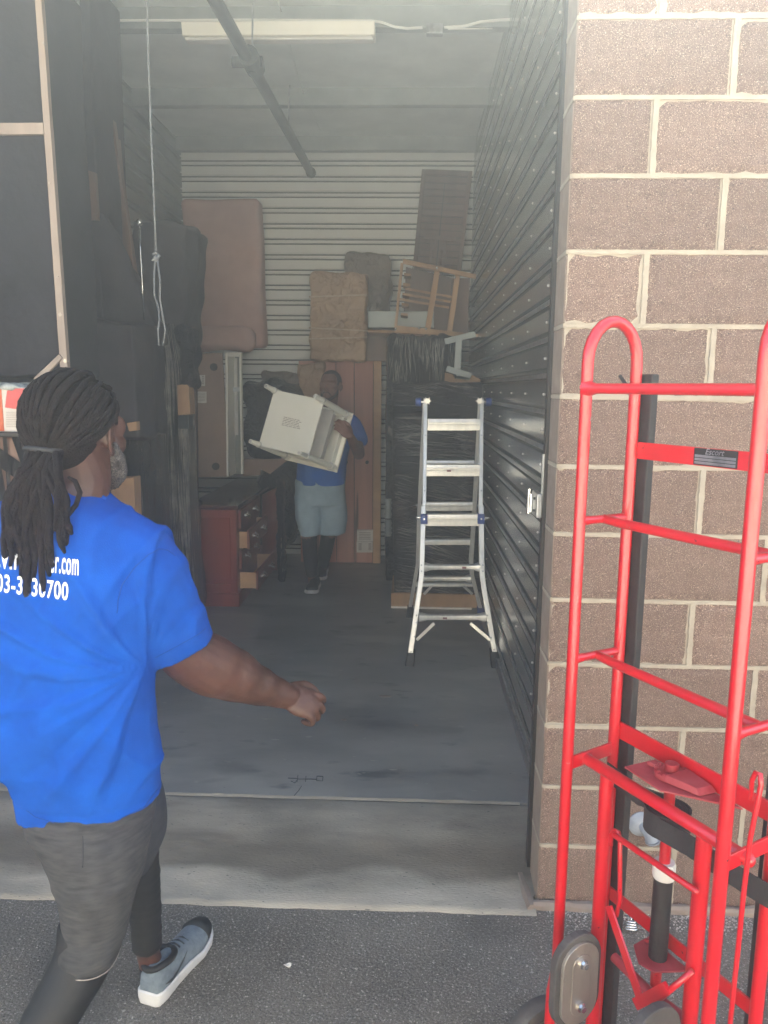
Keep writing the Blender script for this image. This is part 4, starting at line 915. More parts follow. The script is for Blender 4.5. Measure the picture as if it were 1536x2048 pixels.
for (xa, xb, y, f) in ((833,843,1035,lf),(967,979,1036,lf),(832,840,1011,lr),(952,958,1011,lr)):
    s = MB(); s.cyl(f(xa, y), f(xb, y), .007, 10); part('lock_pin', s, M_chrome, ld, smooth='auto')
for (x0, x1, y) in ((894,912,940.5),(912,933,1133.5),(886,906,1234)):
    s = MB(); A, B = lf(x0, y), lf(x1, y); o = V((0,-.037,0)) if y < 1000 else V((0,-.0245,0))
    s.slab([A+o+V((0,0,-.008)), B+o+V((0,0,-.008)), B+o+V((0,0,.008)), A+o+V((0,0,.008))], (0,.002,0)); lb_ = part('warning_label', s, M_label, ld)
    s = MB(); C_ = lerp(A, B, .75 if y > 1100 and y < 1200 else .18); s.slab([C_+o+V((-.012,-.001,-.006)), C_+o+V((.012,-.001,-.006)), C_+o+V((.012,-.001,.006)), C_+o+V((-.012,-.001,.006))], (0,.002,0)); part('red_mark', s, mat('maroon_ink', srgb(110,30,40), srgb(130,40,48), rough=.5), lb_)
s = MB()
for (x, y) in ((843,1128),(843,1140),(965,1128),(965,1140),(833,1228),(833,1242),(974,1228),(974,1242),(829,1270),(981,1272),(849,980),(962,980),(851,870),(962,870),(822,1300),(987,1296)):
    c = lf(x, y)+V((0,-.032,0)); s.cyl(c, c+V((0,.006,0)), .0055, 8)
part('rivet', s, M_galv, ld, kind='stuff')
# ================================================================ HAND TRUCK
O = P(1141, 1400, Y=1.62); O.z = 0
E2 = P(1473, 1394, Y=1.26); E2.z = 0
U_ = (E2-O).normalized(); N_ = V((-U_.y, U_.x, 0)); 
if N_.y < 0: N_ = -N_
WD = (E2-O).length; DB = .135
def hp(x, y, d=0.0): return PL(x, y, O+N_*d, N_)       # pixel on the plane d metres behind the front rails
ht = thing('hand_truck', 'tall red appliance hand truck with black webbing and worn paint at right', 'hand truck', O+U_*WD/2+N_*DB/2)
TR = .0125
# loops: front rail + arch + back rail (one bent tube)
def rail(xf, dz_top, side):
    # xf: base point along U; arch over N from d=0 to DB
    A = O+U_*xf; top = dz_top-DB/2*1.0
    pts = [A+V((0,0,.30)), A+V((0,0,.8)), A+V((0,0,1.3)), A+V((0,0,top-.05))]
    for k in range(0, 13):
        a = pi*k/12; pts.append(A+N_*(DB/2-DB/2*cos(a))+V((0,0,top+DB*.62*sin(a))))
    pts += [A+N_*DB+V((0,0,top-.05)), A+N_*DB+V((0,0,1.2)), A+N_*DB+V((0,0,.6)), A+N_*DB+V((0,0,.06))]
    s = MB(); s.tube(pts, TR, 16); return part('side_rail', s, M_red, ht, smooth='auto')
ztop = hp(1230, 655, DB/2).z
rail(0, ztop-.004, 0); rail(WD, ztop-.004, 1)
# front rails' feet run down to the wheels
for xf in (0, WD):
    A = O+U_*xf; s = MB(); s.tube([A+V((0,0,.32)), A-N_*.012+V((0,0,.26)), A-N_*.016+V((0,0,.04))], TR, 14); part('rail_foot', s, M_red, ht, smooth='auto')
def rel(u, d, z): return O+U_*u+N_*d+V((0,0,z))
def zf(x, y, d=0): return hp(x, y, d).z
zA, zB_, zC, zD = zf(1180,777), zf(1165,1043), zf(1160,1325), zf(1150,1530)
s = MB(); s.tube([rel(0,0,zA), rel(.03,0,zA), rel(WD-.0,0,zA)], [TR*1.5, TR*.85, TR*.85], 14); part('cross_tube', s, M_red, ht, smooth='auto')
for zz in (zB_, zC):
    for u in (0, WD):
        s = MB(); s.tube([rel(u,0,zz), rel(u,.03,zz), rel(u,DB,zz)], [.013,.009,.009], 12); part('connector', s, M_red, ht, smooth='auto')
    s = MB(); s.tube([rel(0,DB*.5,zz), rel(.05,DB*.5,zz-.002), rel(WD,DB*.5,zz)], [.010,.0105,.0105], 14); part('cross_tube', s, M_red, ht, smooth='auto')
for u in (0, WD):
    s = MB(); s.slab([rel(u,0,zD-.022), rel(u,DB,zD-.012), rel(u,DB,zD+.018), rel(u,0,zD+.008)], U_*.006); part('connector', s, M_red, ht, bevel=.001)
dD = DB*.38
s = MB(); s.tube([rel(-.004,dD,zD-.006), rel(WD+.012,dD,zD-.006)], .0135, 16, rounded=True); part('cross_tube', s, M_red, ht, smooth='auto')
# flat crossbars in the back plane
def flat(za, hh, d=DB+.006, ua=0, ub=None, m=M_red, nm='flat_bar'):
    ub = WD if ub is None else ub
    s = MB(); s.slab([rel(ua,d,za-hh/2), rel(ub,d,za-hh/2), rel(ub,d,za+hh/2), rel(ua,d,za+hh/2)], N_*.006); return part(nm, s, m, ht, bevel=.001)
f1 = flat(zf(1263,900,DB), .036); f2 = flat(zf(1236,1462,DB), .040); f3 = flat(zf(1237,1806,DB), .032)
# maker's plate
zz = zf(1427, 921, DB); L0 = hp(1384, 917, DB); u0 = (L0-O).dot(U_); u1 = (hp(1471, 925, DB)-O).dot(U_)
s = MB(); s.slab([rel(u0,DB+.0045,zf(1263,900,DB)-.016), rel(u1,DB+.0045,zf(1263,900,DB)-.016), rel(u1,DB+.0045,zf(1263,900,DB)+.017), rel(u0,DB+.0045,zf(1263,900,DB)+.017)], N_*.002)
pl_ = part('name_plate', s, M_ink, ht); zp = zf(1263,900,DB)
s = MB()
for k in range(3): s.slab([rel(u0+.003,DB+.0035,zp-.014+k*.0065), rel(u1-.003,DB+.0035,zp-.014+k*.0065), rel(u1-.003,DB+.0035,zp-.009+k*.0065), rel(u0+.003,DB+.0035,zp-.009+k*.0065)], N_*.001)
part('plate_text_lines', s, M_galv, pl_)
def text_mesh(body, size, offset=0.0, shear=0.0, space=1.0):
    cu = bpy.data.curves.new('t', 'FONT'); cu.body = body; cu.size = size; cu.offset = offset; cu.shear = shear; cu.space_character = space; cu.resolution_u = 4
    o = bpy.data.objects.new('t', cu); COL.objects.link(o); dg = bpy.context.evaluated_depsgraph_get(); dg.update()
    me = bpy.data.meshes.new_from_object(o.evaluated_get(dg)); bpy.data.objects.remove(o); bpy.data.curves.remove(cu); return me
def place_text(body, o0, ux, uz, width, name, m, parent, shear=0, lift=None, off=0):
    me = text_mesh(body, 1, off, shear); xs = [v.co.x for v in me.vertices]; x0, x1 = min(xs), max(xs); k = width/(x1-x0)
    rl = rootloc(parent)
    for v in me.vertices: v.co = o0+ux*((v.co.x-x0)*k)+uz*(v.co.y*k) - rl
    me.materials.append(m); o = bpy.data.objects.new(name, me); COL.objects.link(o); o.parent = parent; return o
place_text('Escort', rel(u0+(u1-u0)*.28, DB+.003, zp+.006), U_, V((0,0,1)), (u1-u0)*.44, 'plate_lettering', M_galv, pl_, .3, off=.015)
# black rubber strips behind the back rails
for u, sgn in ((0,1),(WD,-1)):
    s = MB(); s.slab([rel(u-.004,DB+.013,.04), rel(u+sgn*.034,DB+.013,.04), rel(u+sgn*.034,DB+.013,zf(1287,748,DB)), rel(u-.004,DB+.013,zf(1287,748,DB))], N_*.02); part('rubber_strip', s, M_black, ht, bevel=.003)
    s = MB(); s.slab([rel(u-.020,DB+.008,.04), rel(u-.008,DB+.008,.04), rel(u-.008,DB+.008,1.56), rel(u-.020,DB+.008,1.56)], N_*.02); part('rubber_strip', s, M_black, ht, bevel=.003)
s = MB(); s.cyl(hp(1240,752,DB), hp(1252,770,DB), .004, 8); part('pin', s, M_black, ht)
# inner sliding wheel frame
for (xa, ya, xb, yb) in ((1214,1560,1205,1960), (1408,1690,1389,2046)):
    A = hp(xa, ya, dD+.012); B = hp(xb, yb, dD+.012); u = (A-O).dot(U_)
    s = MB(); s.tube([rel(u,dD+.012,A.z+.02), rel(u,dD+.012,.10)], .0155, 16); part('inner_post', s, M_red, ht, smooth='auto')
ui0 = (hp(1214,1560,dD)-O).dot(U_); ui1 = (hp(1408,1690,dD)-O).dot(U_)
s = MB(); s.tube([hp(x,y,dD-.012) for x,y in ((1222,1690),(1222,1668),(1228,1660),(1237,1664),(1240,1680),(1240,1800),(1233,1832))], .005, 8); part('hook_rod', s, M_red, ht, smooth=True)
s = MB(); s.tube([hp(1230,1671,dD-.02), hp(1392,1782,dD-.02)], .0065, 10, rounded=True); part('latch_rod', s, M_red, ht, smooth=True)
s = MB(); s.tube([hp(x,y,-.03) for x,y in ((1502,1600),(1504,1560),(1512,1545),(1521,1548),(1522,1570),(1500,1680),(1488,1780),(1476,1900),(1466,1990),(1458,2075))], .0042, 8); part('pull_rod', s, M_red, ht, smooth=True)
# ratchet plate, spindle, webbing roll
zb = zf(1236,1462,DB)-.010; ur = (hp(1345,1510,DB)-O).dot(U_)
us = (hp(1343,1600,DB*.85)-O).dot(U_); ds = DB*.80
zr = zb-.012
s = MB(); s.loft([[rel(us-.07,DB+.002,zr), rel(us-.075,ds-.055,zr), rel(us+.03,ds-.062,zr), rel(us+.13,DB-.012,zr), rel(us+.15,DB+.002,zr)], [rel(us-.07,DB+.002,zr+.004), rel(us-.075,ds-.055,zr+.004), rel(us+.03,ds-.062,zr+.004), rel(us+.13,DB-.012,zr+.004), rel(us+.15,DB+.002,zr+.004)]]); part('ratchet_plate', s, M_reddull, ht, bevel=.001)
s = MB(); s.tube([rel(us,ds,zr+.004), rel(us,ds,zr+.016)], .034, 20); s.tube([rel(us,ds,zr+.016), rel(us,ds,zr+.034)], .014, 16); s.bar(rel(us-.055,ds-.01,zr+.012), rel(us-.03,ds,zr+.012), .008, .008); s.loft([[rel(us+.01,ds-.035,zr+.006), rel(us+.085,ds-.015,zr+.006), rel(us+.09,ds+.03,zr+.006), rel(us+.01,ds+.036,zr+.006)], [rel(us+.015,ds-.03,zr+.022), rel(us+.075,ds-.012,zr+.018), rel(us+.08,ds+.025,zr+.018), rel(us+.015,ds+.03,zr+.022)]])
for k in range(10):
    a = 2*pi*k/10; s.bar(rel(us+cos(a)*.026,ds+sin(a)*.026,zr+.018), rel(us+cos(a)*.034,ds+sin(a)*.034,zr+.018), .008, .006)
part('ratchet', s, M_reddull, ht, smooth='auto', bevel=.0015)
zroll1 = zf(1338,1600,ds); zroll0 = zf(1338,1668,ds)
s = MB(); s.tube([rel(us,ds,zr), rel(us,ds,.12)], .0115, 14); part('spindle', s, M_red, ht, smooth='auto')
s = MB(); pts = []; turns = 7; rb = .018; re = .050; zz0, zz1 = zroll1-.066, zroll1-.016
n = turns*22; inner = []; vs = []
for i in range(n+1):
    a = 2*pi*i/22; r_ = rb+(re-rb)*i/n
    for (dr, z) in ((0,zz0),(0,zz1),(-.0035,zz1),(-.0035,zz0)):
        vs.append(rel(us+cos(a)*(r_+dr), ds+sin(a)*(r_+dr), z-.0006*(i//22 % 3)))
s.add(vs, [(4*i+j, 4*i+(j+1)%4, 4*i+4+(j+1)%4, 4*i+4+j) for i in range(n) for j in range(4)])
part('webbing_roll', s, M_belt, ht, smooth='auto')
s = MB(); zm = (zz0+zz1)/2
def web(pts, hh=.046):
    rr_ = []
    for p in pts: rr_.append([p+V((0,0,-hh/2)), p+V((0,0,hh/2)), p+V((0,0,hh/2))+N_*.003, p+V((0,0,-hh/2))+N_*.003])
    s.loft(rr_)
web([rel(us-.035,ds+.036,zm), rel(us-.09,DB-.02,zm+.004), rel(.0,DB-.016,zm+.010), rel(-.022,DB+.012,zm+.01), rel(-.024,DB+.032,zm+.01)])
web([rel(us+.02,ds-.048,zm), rel(us+.08,ds-.035,zm-.004), rel(WD-.01,DB-.05,zm-.012), rel(WD+.15,DB-.03,zm-.016)])
part('webbing', s, M_belt, ht, smooth='auto')
zc0, zc1 = zf(1331,1757,ds), zf(1331,1724,ds)
s = MB(); s.tube([rel(us,ds,zc0), rel(us,ds,zc0+.006), rel(us,ds,zc1-.006), rel(us,ds,zc1)], [.022,.0235,.0235,.021], 20); part('white_collar', s, M_plasticw, ht, smooth='auto')
zk = zf(1329,1925,ds)
s = MB(); s.tube([rel(us,ds,zk), rel(us,ds,zc0-.001)], .0195, 20); part('black_sleeve', s, M_black, ht, smooth='auto')
s = MB(); s.loft([[rel(us-.055,DB+.004,zk-.004), rel(us-.05,ds-.02,zk-.004), rel(us-.005,ds-.05,zk-.004), rel(us+.03,ds-.04,zk-.004), rel(us+.06,DB+.004,zk-.004)], [rel(us-.055,DB+.004,zk), rel(us-.05,ds-.02,zk), rel(us-.005,ds-.05,zk), rel(us+.03,ds-.04,zk), rel(us+.06,DB+.004,zk)]]); part('lower_plate', s, M_reddull, ht, bevel=.001)
s = MB(); s.tube([rel(us-.04,ds+.01,zk), rel(us-.04,ds+.01,zk+.005)], .006, 6); part('bolt', s, M_chrome, ht)
# base: axle plates, struts, toe plate
zb0 = .10
s = MB(); s.loft([[rel(-.0+a,b,z_) for a, b in ((.03,dD-.01),(.09,dD-.045),(.20,dD-.075),(.30,dD-.08),(.30,dD-.03),(.16,dD+.0),(.06,dD+.05))] for z_ in (.135,.139)]); part('caster_plate', s, M_reddull, ht, bevel=.001)
s = MB()
for a, b in ((.045,dD+.0),(.065,dD+.035),(.16,dD-.05),(.26,dD-.07)): s.tube([rel(a,b,.139), rel(a,b,.146)], .007, 6)
part('bolt', s, M_chrome, ht, kind='stuff')
s = MB(); s.bar(hp(1217,1812,dD-.022), hp(1282,2002,dD-.03), .020, .005, up=N_); part('strut', s, M_red, ht)
s = MB(); s.bar(hp(1272,2008,dD-.035), hp(1335,1975,dD-.035), .022, .008, up=N_); part('strut', s, M_red, ht)
s = MB(); s.tube([hp(1292,2022,dD-.03), hp(1340,1980,dD-.03), hp(1385,1942,dD-.01)], .006, 8); part('brace_rod', s, M_red, ht, smooth=True)
s = MB(); s.tube([hp(1228,1914,dD+.03), hp(1300,1985,dD+.03), hp(1385,2050,dD+.03)], .011, 10); part('lower_tube', s, M_reddull, ht, smooth='auto')
s = MB(); s.slab([rel(-.03,DB+.008,.012), rel(WD+.03,DB+.008,.012), rel(WD+.03,DB+.10,.012), rel(-.03,DB+.10,.012)], (0,0,.006)); s.slab([rel(-.0,DB+.007,.012), rel(WD,DB+.007,.012), rel(WD,DB+.007,.09), rel(0,DB+.007,.09)], N_*.005); part('toe_plate', s, M_reddull, ht, bevel=.001)
s = MB(); s.cyl(rel(-.05,0,.095), rel(WD+.05,0,.095), .010, 12); part('axle', s, M_reddull, ht, smooth='auto')
# skid assemblies: oval plate with rubber tread beside the wheel
pc = hp(1153, 1950, -.03); us0 = (pc-O).dot(U_)
for u, sg in ((us0, 1), (WD-us0, -1)):
    def oval(grow, th0, th1):
        r_ = .050+grow; c1z = zf(1150,1862,-.03)-.064; c0z = zf(1153,2045,-.03)+.050; out_ = []
        for k in range(13): a = pi*k/12; out_.append((-r_*cos(a), c1z+r_*sin(a)))
        for k in range(13): a = pi*k/12; out_.append((r_*cos(a), c0z-r_*sin(a)))
        return [[rel(u+sg*t_, -.030+a, z_) for a, z_ in out_] for t_ in (th0, th1)]
    s = MB(); s.loft(oval(.014, -.014, .006)); part('skid_tread', s, M_tyre, ht, bevel=.003)
    s = MB(); s.loft(oval(0, .004, .014)); s.loft(oval(-.024, .014, .017)); sp_ = part('skid_plate', s, M_steelplate, ht, bevel=.003)
    s = MB()
    for z_ in (zf(1153,2005,-.03), zf(1153,1915,-.03)):
        for k_, r_ in ((0,.011),(1,.007)): s.tube([rel(u+sg*(.016+.005*k_),-.03,z_), rel(u+sg*(.022+.008*k_),-.03,z_)], r_, 8 if k_ == 0 else 6)
    part('bolt', s, M_chrome, sp_, smooth='auto', kind='stuff')
for u in (-.050, WD+.050):
    s = MB(); c = rel(u, .0, .095); pr = [(.0,.050),(.018,.055),(.022,.075),(.020,.090),(.010,.095),(-.010,.095),(-.020,.090),(-.022,.075),(-.018,.055),(0,.05)]
    rings = [[c+U_*a+(N_*cos(2*pi*i/40)+V((0,0,1))*sin(2*pi*i/40))*b for i in range(40)] for a, b in pr]; s.loft(rings, caps=False)
    wh = part('wheel', s, M_tyre, ht, smooth='auto')
    s = MB(); rings = [[c+U_*a+(N_*cos(2*pi*i/30)+V((0,0,1))*sin(2*pi*i/30))*b for i in range(30)] for a, b in ((-.02,.053),(-.012,.05),(-.010,.02),(-.026,.018),(-.026,.004),(.02,.004),(.02,.053))]; s.loft(rings, caps=True); part('rim', s, M_steelplate, wh, smooth='auto')
# casters under the plate
for u in (.10, .22, .36):
    s = MB(); s.slab([rel(u-.026,-.01,.132), rel(u+.026,-.01,.132), rel(u+.022,.0,.045), rel(u-.022,.0,.045)], N_*.003); s.slab([rel(u-.028,-.01,.131), rel(u+.028,-.01,.131), rel(u+.028,.06,.131), rel(u-.028,.06,.131)], (0,0,.004)); s.slab([rel(u-.026,-.01,.132), rel(u-.026,.05,.132), rel(u-.022,.04,.045), rel(u-.022,.0,.045)], U_*.003); cs = part('caster', s, M_galv, ht, bevel=.001)
    s = MB(); s.tube([rel(u-.014,.022,.04), rel(u-.011,.022,.04), rel(u+.011,.022,.04), rel(u+.014,.022,.04)], [.034,.04,.04,.034], 20); part('caster_wheel', s, M_black, cs, smooth='auto')
# ================================================================ SMALL THINGS BY THE WALL
c = P(1283, 1652, Y=WY); o = V((c.x-.003, WY-.002, c.z+.01))
dn = thing('pipe_elbow', 'grey pipe elbow with round flange sticking out of the block wall', 'pipe', o)
s = MB(); s.tube([o+V((0,.002,0)), o+V((0,-.006,0)), o+V((0,-.014,0)), o+V((0,-.020,0))], [.040,.041,.034,.022], 24); part('flange', s, M_plasticw if False else mat('grey_pvc', srgb(150,160,172), srgb(176,184,194), sc=18, rough=.5, bump=.2), dn, smooth='auto')
s = MB(); pts = [o+V((.004,-.01,0)), o+V((.010,-.022,-.003)), o+V((.016,-.032,-.010)), o+V((.021,-.037,-.020)), o+V((.026,-.039,-.034))]; s.tube(pts, [.019,.019,.0195,.020,.021], 20); s.tube([pts[-1], pts[-1]+V((.001,0,-.004))], [.023,.023], 20); part('elbow', s, bpy.data.materials['grey_pvc'], dn, smooth='auto')
s = MB(); c = P(1262, 1860, Z=.008); r2 = random.Random(5)
pts = []
for k in range(4):
    z_ = .004+k*.006; s.tube([c+V((-.022+k*.003, .0+k*.003, z_)), c+V((-.006, -.007+k*.004, z_+.002)), c+V((.012, -.004+k*.003, z_-.001)), c+V((.024-k*.002, .004+k*.002, z_))], .0028, 6)
s.tube([c+V((.002,.008,.02)), c+V((.004,.018,.036))], .0022, 6)
solo('crushed_can', s, M_chrome, 'crushed shiny metal scrap on the asphalt behind the hand truck', 'litter', smooth=True)
for (x, y, sz, lab) in ((227,1895,.011,'pale leaf shaped scrap on the asphalt beside the near man leg'), (575,1931,.008,'tiny white curl of litter right of the grey shoe')):
    c = P(x, y, Z=.003); s = MB(); top = [c+V((cos(a)*sz*(1.4+.3*sin(a*3)), sin(a)*sz*.8, .003+.003*sin(a*2))) for a in [2*pi*i/10 for i in range(10)]]; s.loft([[p-V((0,0,.0025)) for p in top], top]); solo('paper_scrap', s, M_label, lab, 'litter')
# ================================================================ PEOPLE
def chain(mb, pts, n=14, rounded=True):
    """smoothly interpolated tapered limb: pts = [(point, radius)]"""
    out_p, out_r = [], []
    m = len(pts)
    for i in range(m-1):
        p0 = pts[max(i-1,0)][0]; p1 = pts[i][0]; p2 = pts[i+1][0]; p3 = pts[min(i+2,m-1)][0]
        for k in range(6):
            t = k/6; a = .5*((2*p1)+(p2-p0)*t+(2*p0-5*p1+4*p2-p3)*t*t+(-p0+3*p1-3*p2+p3)*t**3)
            out_p.append(a); tt = t*t*(3-2*t); out_r.append(pts[i][1]*(1-tt)+pts[i+1][1]*tt)
    out_p.append(pts[-1][0]); out_r.append(pts[-1][1])
    mb.tube(out_p, out_r, n, rounded=rounded)
def hand(mb, wrist, d, nrm, side, curl=.5, sc=1.0, spread=.06):
    """side=+1: thumb on +lateral. d finger direction, nrm palm normal (fingers curl towards it)"""
    d = d.normalized(); nrm = (nrm-d*nrm.dot(d)).normalized(); lat = d.cross(nrm)*side
    def pt(a, b, c): return wrist+(d*a+lat*b+nrm*c)*sc
    mb.ell(pt(.045, .0, .0), .042*sc, .054*sc, .0185*sc, Matrix((lat, d, nrm)).transposed())
    mb.ell(pt(.035, .024, .010), .018*sc, .034*sc, .016*sc, Matrix((lat, d, nrm)).transposed())
    for i, (b, L) in enumerate(((.031,.070),(.011,.078),(-.010,.073),(-.029,.058))):
        k = pt(.085-.004*abs(i-1), b, 0); dr = (d+lat*(spread*(1.2-i))).normalized(); ang = 0; pts = [(pt(.03, b*.7, 0), .0115*sc), (k, .0105*sc)]
        for j, f in enumerate((.45,.31,.24)):
            ang += curl*(1.0, 1.25, .8)[j]*(1+.12*i)
            v = dr*cos(ang)+nrm*sin(ang); k = k+v*(L*f*sc); pts.append((k, (.0092,.0086,.0076)[j]*sc))
        chain(mb, pts, 8)
    t0 = pt(.012, .028, .006); a1 = pt(.045, .052, .016); a2 = pt(.074, .056, .026); a3 = pt(.096, .050, .034)
    chain(mb, [(t0, .015*sc), (a1, .0125*sc), (a2, .0105*sc), (a3, .0085*sc)], 8)
def head_mb(mb, c, f, sc=1.0, tilt=0):
    """skull centre c, facing f; returns local->world function"""
    f = V((f[0], f[1], tilt)).normalized(); s_ = f.cross(V((0,0,1))).normalized(); u = s_.cross(f)
    M = Matrix((s_, f, u)).transposed()
    L = lambda x, y, z: c+(s_*x+f*y+u*z)*sc
    E = lambda x, y, z, a, b, c_, nu=20, nv=14: mb.ell(L(x,y,z), a*sc, b*sc, c_*sc, M, nu, nv)
    E(0,-.012,.02,.076,.096,.092); E(0,.022,-.035,.064,.072,.078); E(0,.045,-.085,.045,.045,.035); E(0,.07,-.098,.022,.018,.018)
    E(0,.078,.022,.052,.018,.012)                        # brow
    for sx in (-1, 1):
        E(sx*.050,.050,.010,.019,.028,.026); E(sx*.053,.044,-.028,.017,.032,.022); E(sx*.042,.062,-.022,.022,.024,.016); E(sx*.012,.098,-.034,.011,.012,.010, 10, 8)
        E(sx*.031,.082,.001,.016,.010,.009, 10, 8)       # lids
        # ear: rim and lobe
        pts = [L(sx*(.077+.0065*(1-cos(t))), -.008+.0175*cos(t), -.010+.031*sin(t)) for t in [pi*(.25+1.35*k/13) for k in range(14)]]
        mb.tube(pts, .0046*sc, 8, rounded=True); E(sx*.074,-.010,-.010,.010,.015,.026, 12, 10); E(sx*.079,-.002,-.040,.0055,.008,.011, 10, 8); E(sx*.078,.008,-.014,.005,.004,.009, 10, 8)
    mb.tube([L(0,.088,.012), L(0,.098,-.012), L(0,.112,-.030), L(0,.100,-.040)], [.008*sc,.010*sc,.012*sc,.009*sc], 10, rounded=True)
    mb.tube([L(-.024,.078,-.062), L(0,.094,-.058), L(.024,.078,-.062)], [.004*sc,.0075*sc,.004*sc], 8, rounded=True)
    mb.tube([L(-.020,.078,-.070), L(0,.092,-.071), L(.020,.078,-.070)], [.004*sc,.008*sc,.004*sc], 8, rounded=True)
    return L, M
def eyes(L, M, parent, sc=1.0):
    me_ = mat('eye_white', srgb(176,166,158), rough=.5) if 'eye_white' not in bpy.data.materials else bpy.data.materials['eye_white']
    mi_ = mat('eye_iris', srgb(30,18,14), rough=.1) if 'eye_iris' not in bpy.data.materials else bpy.data.materials['eye_iris']
    for sx in (-1, 1):
        s = MB(); s.ell(L(sx*.031,.0745,-.002), .0105*sc, .0105*sc, .0075*sc, M, 12, 10); e = part('eye', s, me_, parent, smooth=True)
        s = MB(); s.ell(L(sx*.031,.0840,-.002), .0055*sc, .003*sc, .0055*sc, M, 10, 8); part('iris', s, mi_, e, smooth=True)
def loftLR(mb, rows, n=40, pw=.85, yaw_=0, caps=True):
    """rows: (xl,yl, xr,yr, Y, halfthick) pixel extents -> world rings"""
    rings = []
    for (xl, yl, xr, yr, Y, th) in rows:
        a, b = P(xl, yl, Y=Y+yaw_), P(xr, yr, Y=Y-yaw_); c = (a+b)/2; ax = (b-a)/2
        rings.append(mb.ring(c, ax, V((0, th, 0)), n, pw))
    # catmull in between for smoothness
    out_ = []; m = len(rings)
    for i in range(m-1):
        for k in range(4):
            t = k/4; r_ = []
            for j in range(n):
                p0 = rings[max(i-1,0)][j]; p1 = rings[i][j]; p2 = rings[i+1][j]; p3 = rings[min(i+2,m-1)][j]
                r_.append(.5*((2*p1)+(p2-p0)*t+(2*p0-5*p1+4*p2-p3)*t*t+(-p0+3*p1-3*p2+p3)*t**3))
            out_.append(r_)
    out_.append(rings[-1]); mb.loft(out_, caps=caps); return mb
def mpart(name, me, m, parent):
    for p in me.polygons: p.use_smooth = True
    rl = rootloc(parent)
    for v in me.vertices: v.co -= rl
    o = bpy.data.objects.new(name, me); COL.objects.link(o); o.parent = parent
    me.materials.clear(); me.materials.append(m); return o
def bvh_of(me, off=V((0,0,0))):
    return BVHTree.FromPolygons([v.co+off for v in me.vertices], [tuple(p.vertices) for p in me.polygons])
def cast(bv, x, y, lift=.0012):
    d = ray(x, y).normalized(); h, n_, i, dist = bv.ray_cast(CAM, d)
    return (h-d*lift) if h else None
# ---------------------------------------------------------------- near man
man = thing('person', 'man with long tied dreadlocks in bright blue t-shirt and grey shorts walking past at left', 'person', (-.75, 1.65, 0))
YT_ = 1.60
b_ = MB(); g = lambda x, y, Y: P(x, y, Y=Y)
hc = g(157, 862, 1.62); fdir = (.24, .97)
Lh, Mh = head_mb(b_, hc, fdir, 1.05, tilt=-.05)
chain(b_, [(Lh(0,-.025,-.04), .060), (g(160,960,1.615), .064), (g(135,1010,1.60), .075), (g(120,1060,1.6), .10)], 18)
chain(b_, [(g(120,1085,1.6), .095), (g(130,1250,1.6), .10), (g(150,1420,1.6), .10), (g(175,1560,1.61), .095)], 20)
chain(b_, [(g(60,1060,1.6), .06), (g(-30,1090,1.6), .066), (g(-62,1180,1.61), .058), (g(-66,1290,1.64), .05), (g(-34,1360,1.71), .043), (g(6,1448,1.76), .03)], 16)
chain(b_, [(g(180,1060,1.6), .06), (g(262,1105,1.61), .070), (g(318,1200,1.64), .066), (g(362,1292,1.68), .066), (g(420,1330,1.74), .073), (g(462,1348,1.78), .066), (g(512,1370,1.82), .051), (g(548,1383,1.85), .039), (g(574,1392,1.87), .033)], 20)
hand(b_, g(570,1390,1.87), V((.84,.20,-.42)), V((.05,.62,-.72)), 1, .62, 1.02, .17)
hand(b_, g(8,1446,1.76), V((.08,.05,-1)), V((.8,.55,.1)), 1, .22, 1.0)
chain(b_, [(g(215,1590,1.62), .08), (g(262,1660,1.72), .055), (g(284,1730,1.80), .040), (g(290,1810,1.83), .034), (g(294,1890,1.85), .031), (g(304,1935,1.865), .031), (g(312,1975,1.88), .034)], 18)
chain(b_, [(g(130,1590,1.60), .09), (g(178,1720,1.55), .070), (g(183,1840,1.52), .056), (g(165,1925,1.49), .048), (g(118,2010,1.44), .044), (g(60,2110,1.38), .036), (g(20,2200,1.33), .034)], 18)
bm_ = remesh(b_, .0034, 3)
def skinfn(p, n):
    return .0012*noise.noise(p*22)+.0004*noise.noise(p*90)
displace(bm_, skinfn); body = mpart('body', bm_, M_skin, man)
eyes(Lh, Mh, man, .98)
# beard
s = MB()
for sx in (-1, 1):
    chain(s, [(Lh(sx*.070,.020,-.028), .008), (Lh(sx*.064,.034,-.055), .018), (Lh(sx*.052,.054,-.082), .022), (Lh(sx*.020,.078,-.102), .024)], 10)
    chain(s, [(Lh(sx*.040,.072,-.070), .010), (Lh(sx*.022,.090,-.052), .006), (Lh(0,.094,-.050), .006)], 8)
s.ell(Lh(0,.075,-.108), .03, .024, .026, Mh)
me = remesh(s, .0035, 3); displace(me, lambda p, n: .0022*noise.noise(p*190)+.0012*noise.noise(p*70)); mpart('beard', me, M_beard, man)
# dreadlocks
hr = MB(); hr.ell(Lh(0,-.018,.022), .086, .103, .095, Mh, 24, 16); hr.ell(Lh(0,-.06,-.02), .070, .056, .062, Mh)
me = remesh(hr, .005, 2)
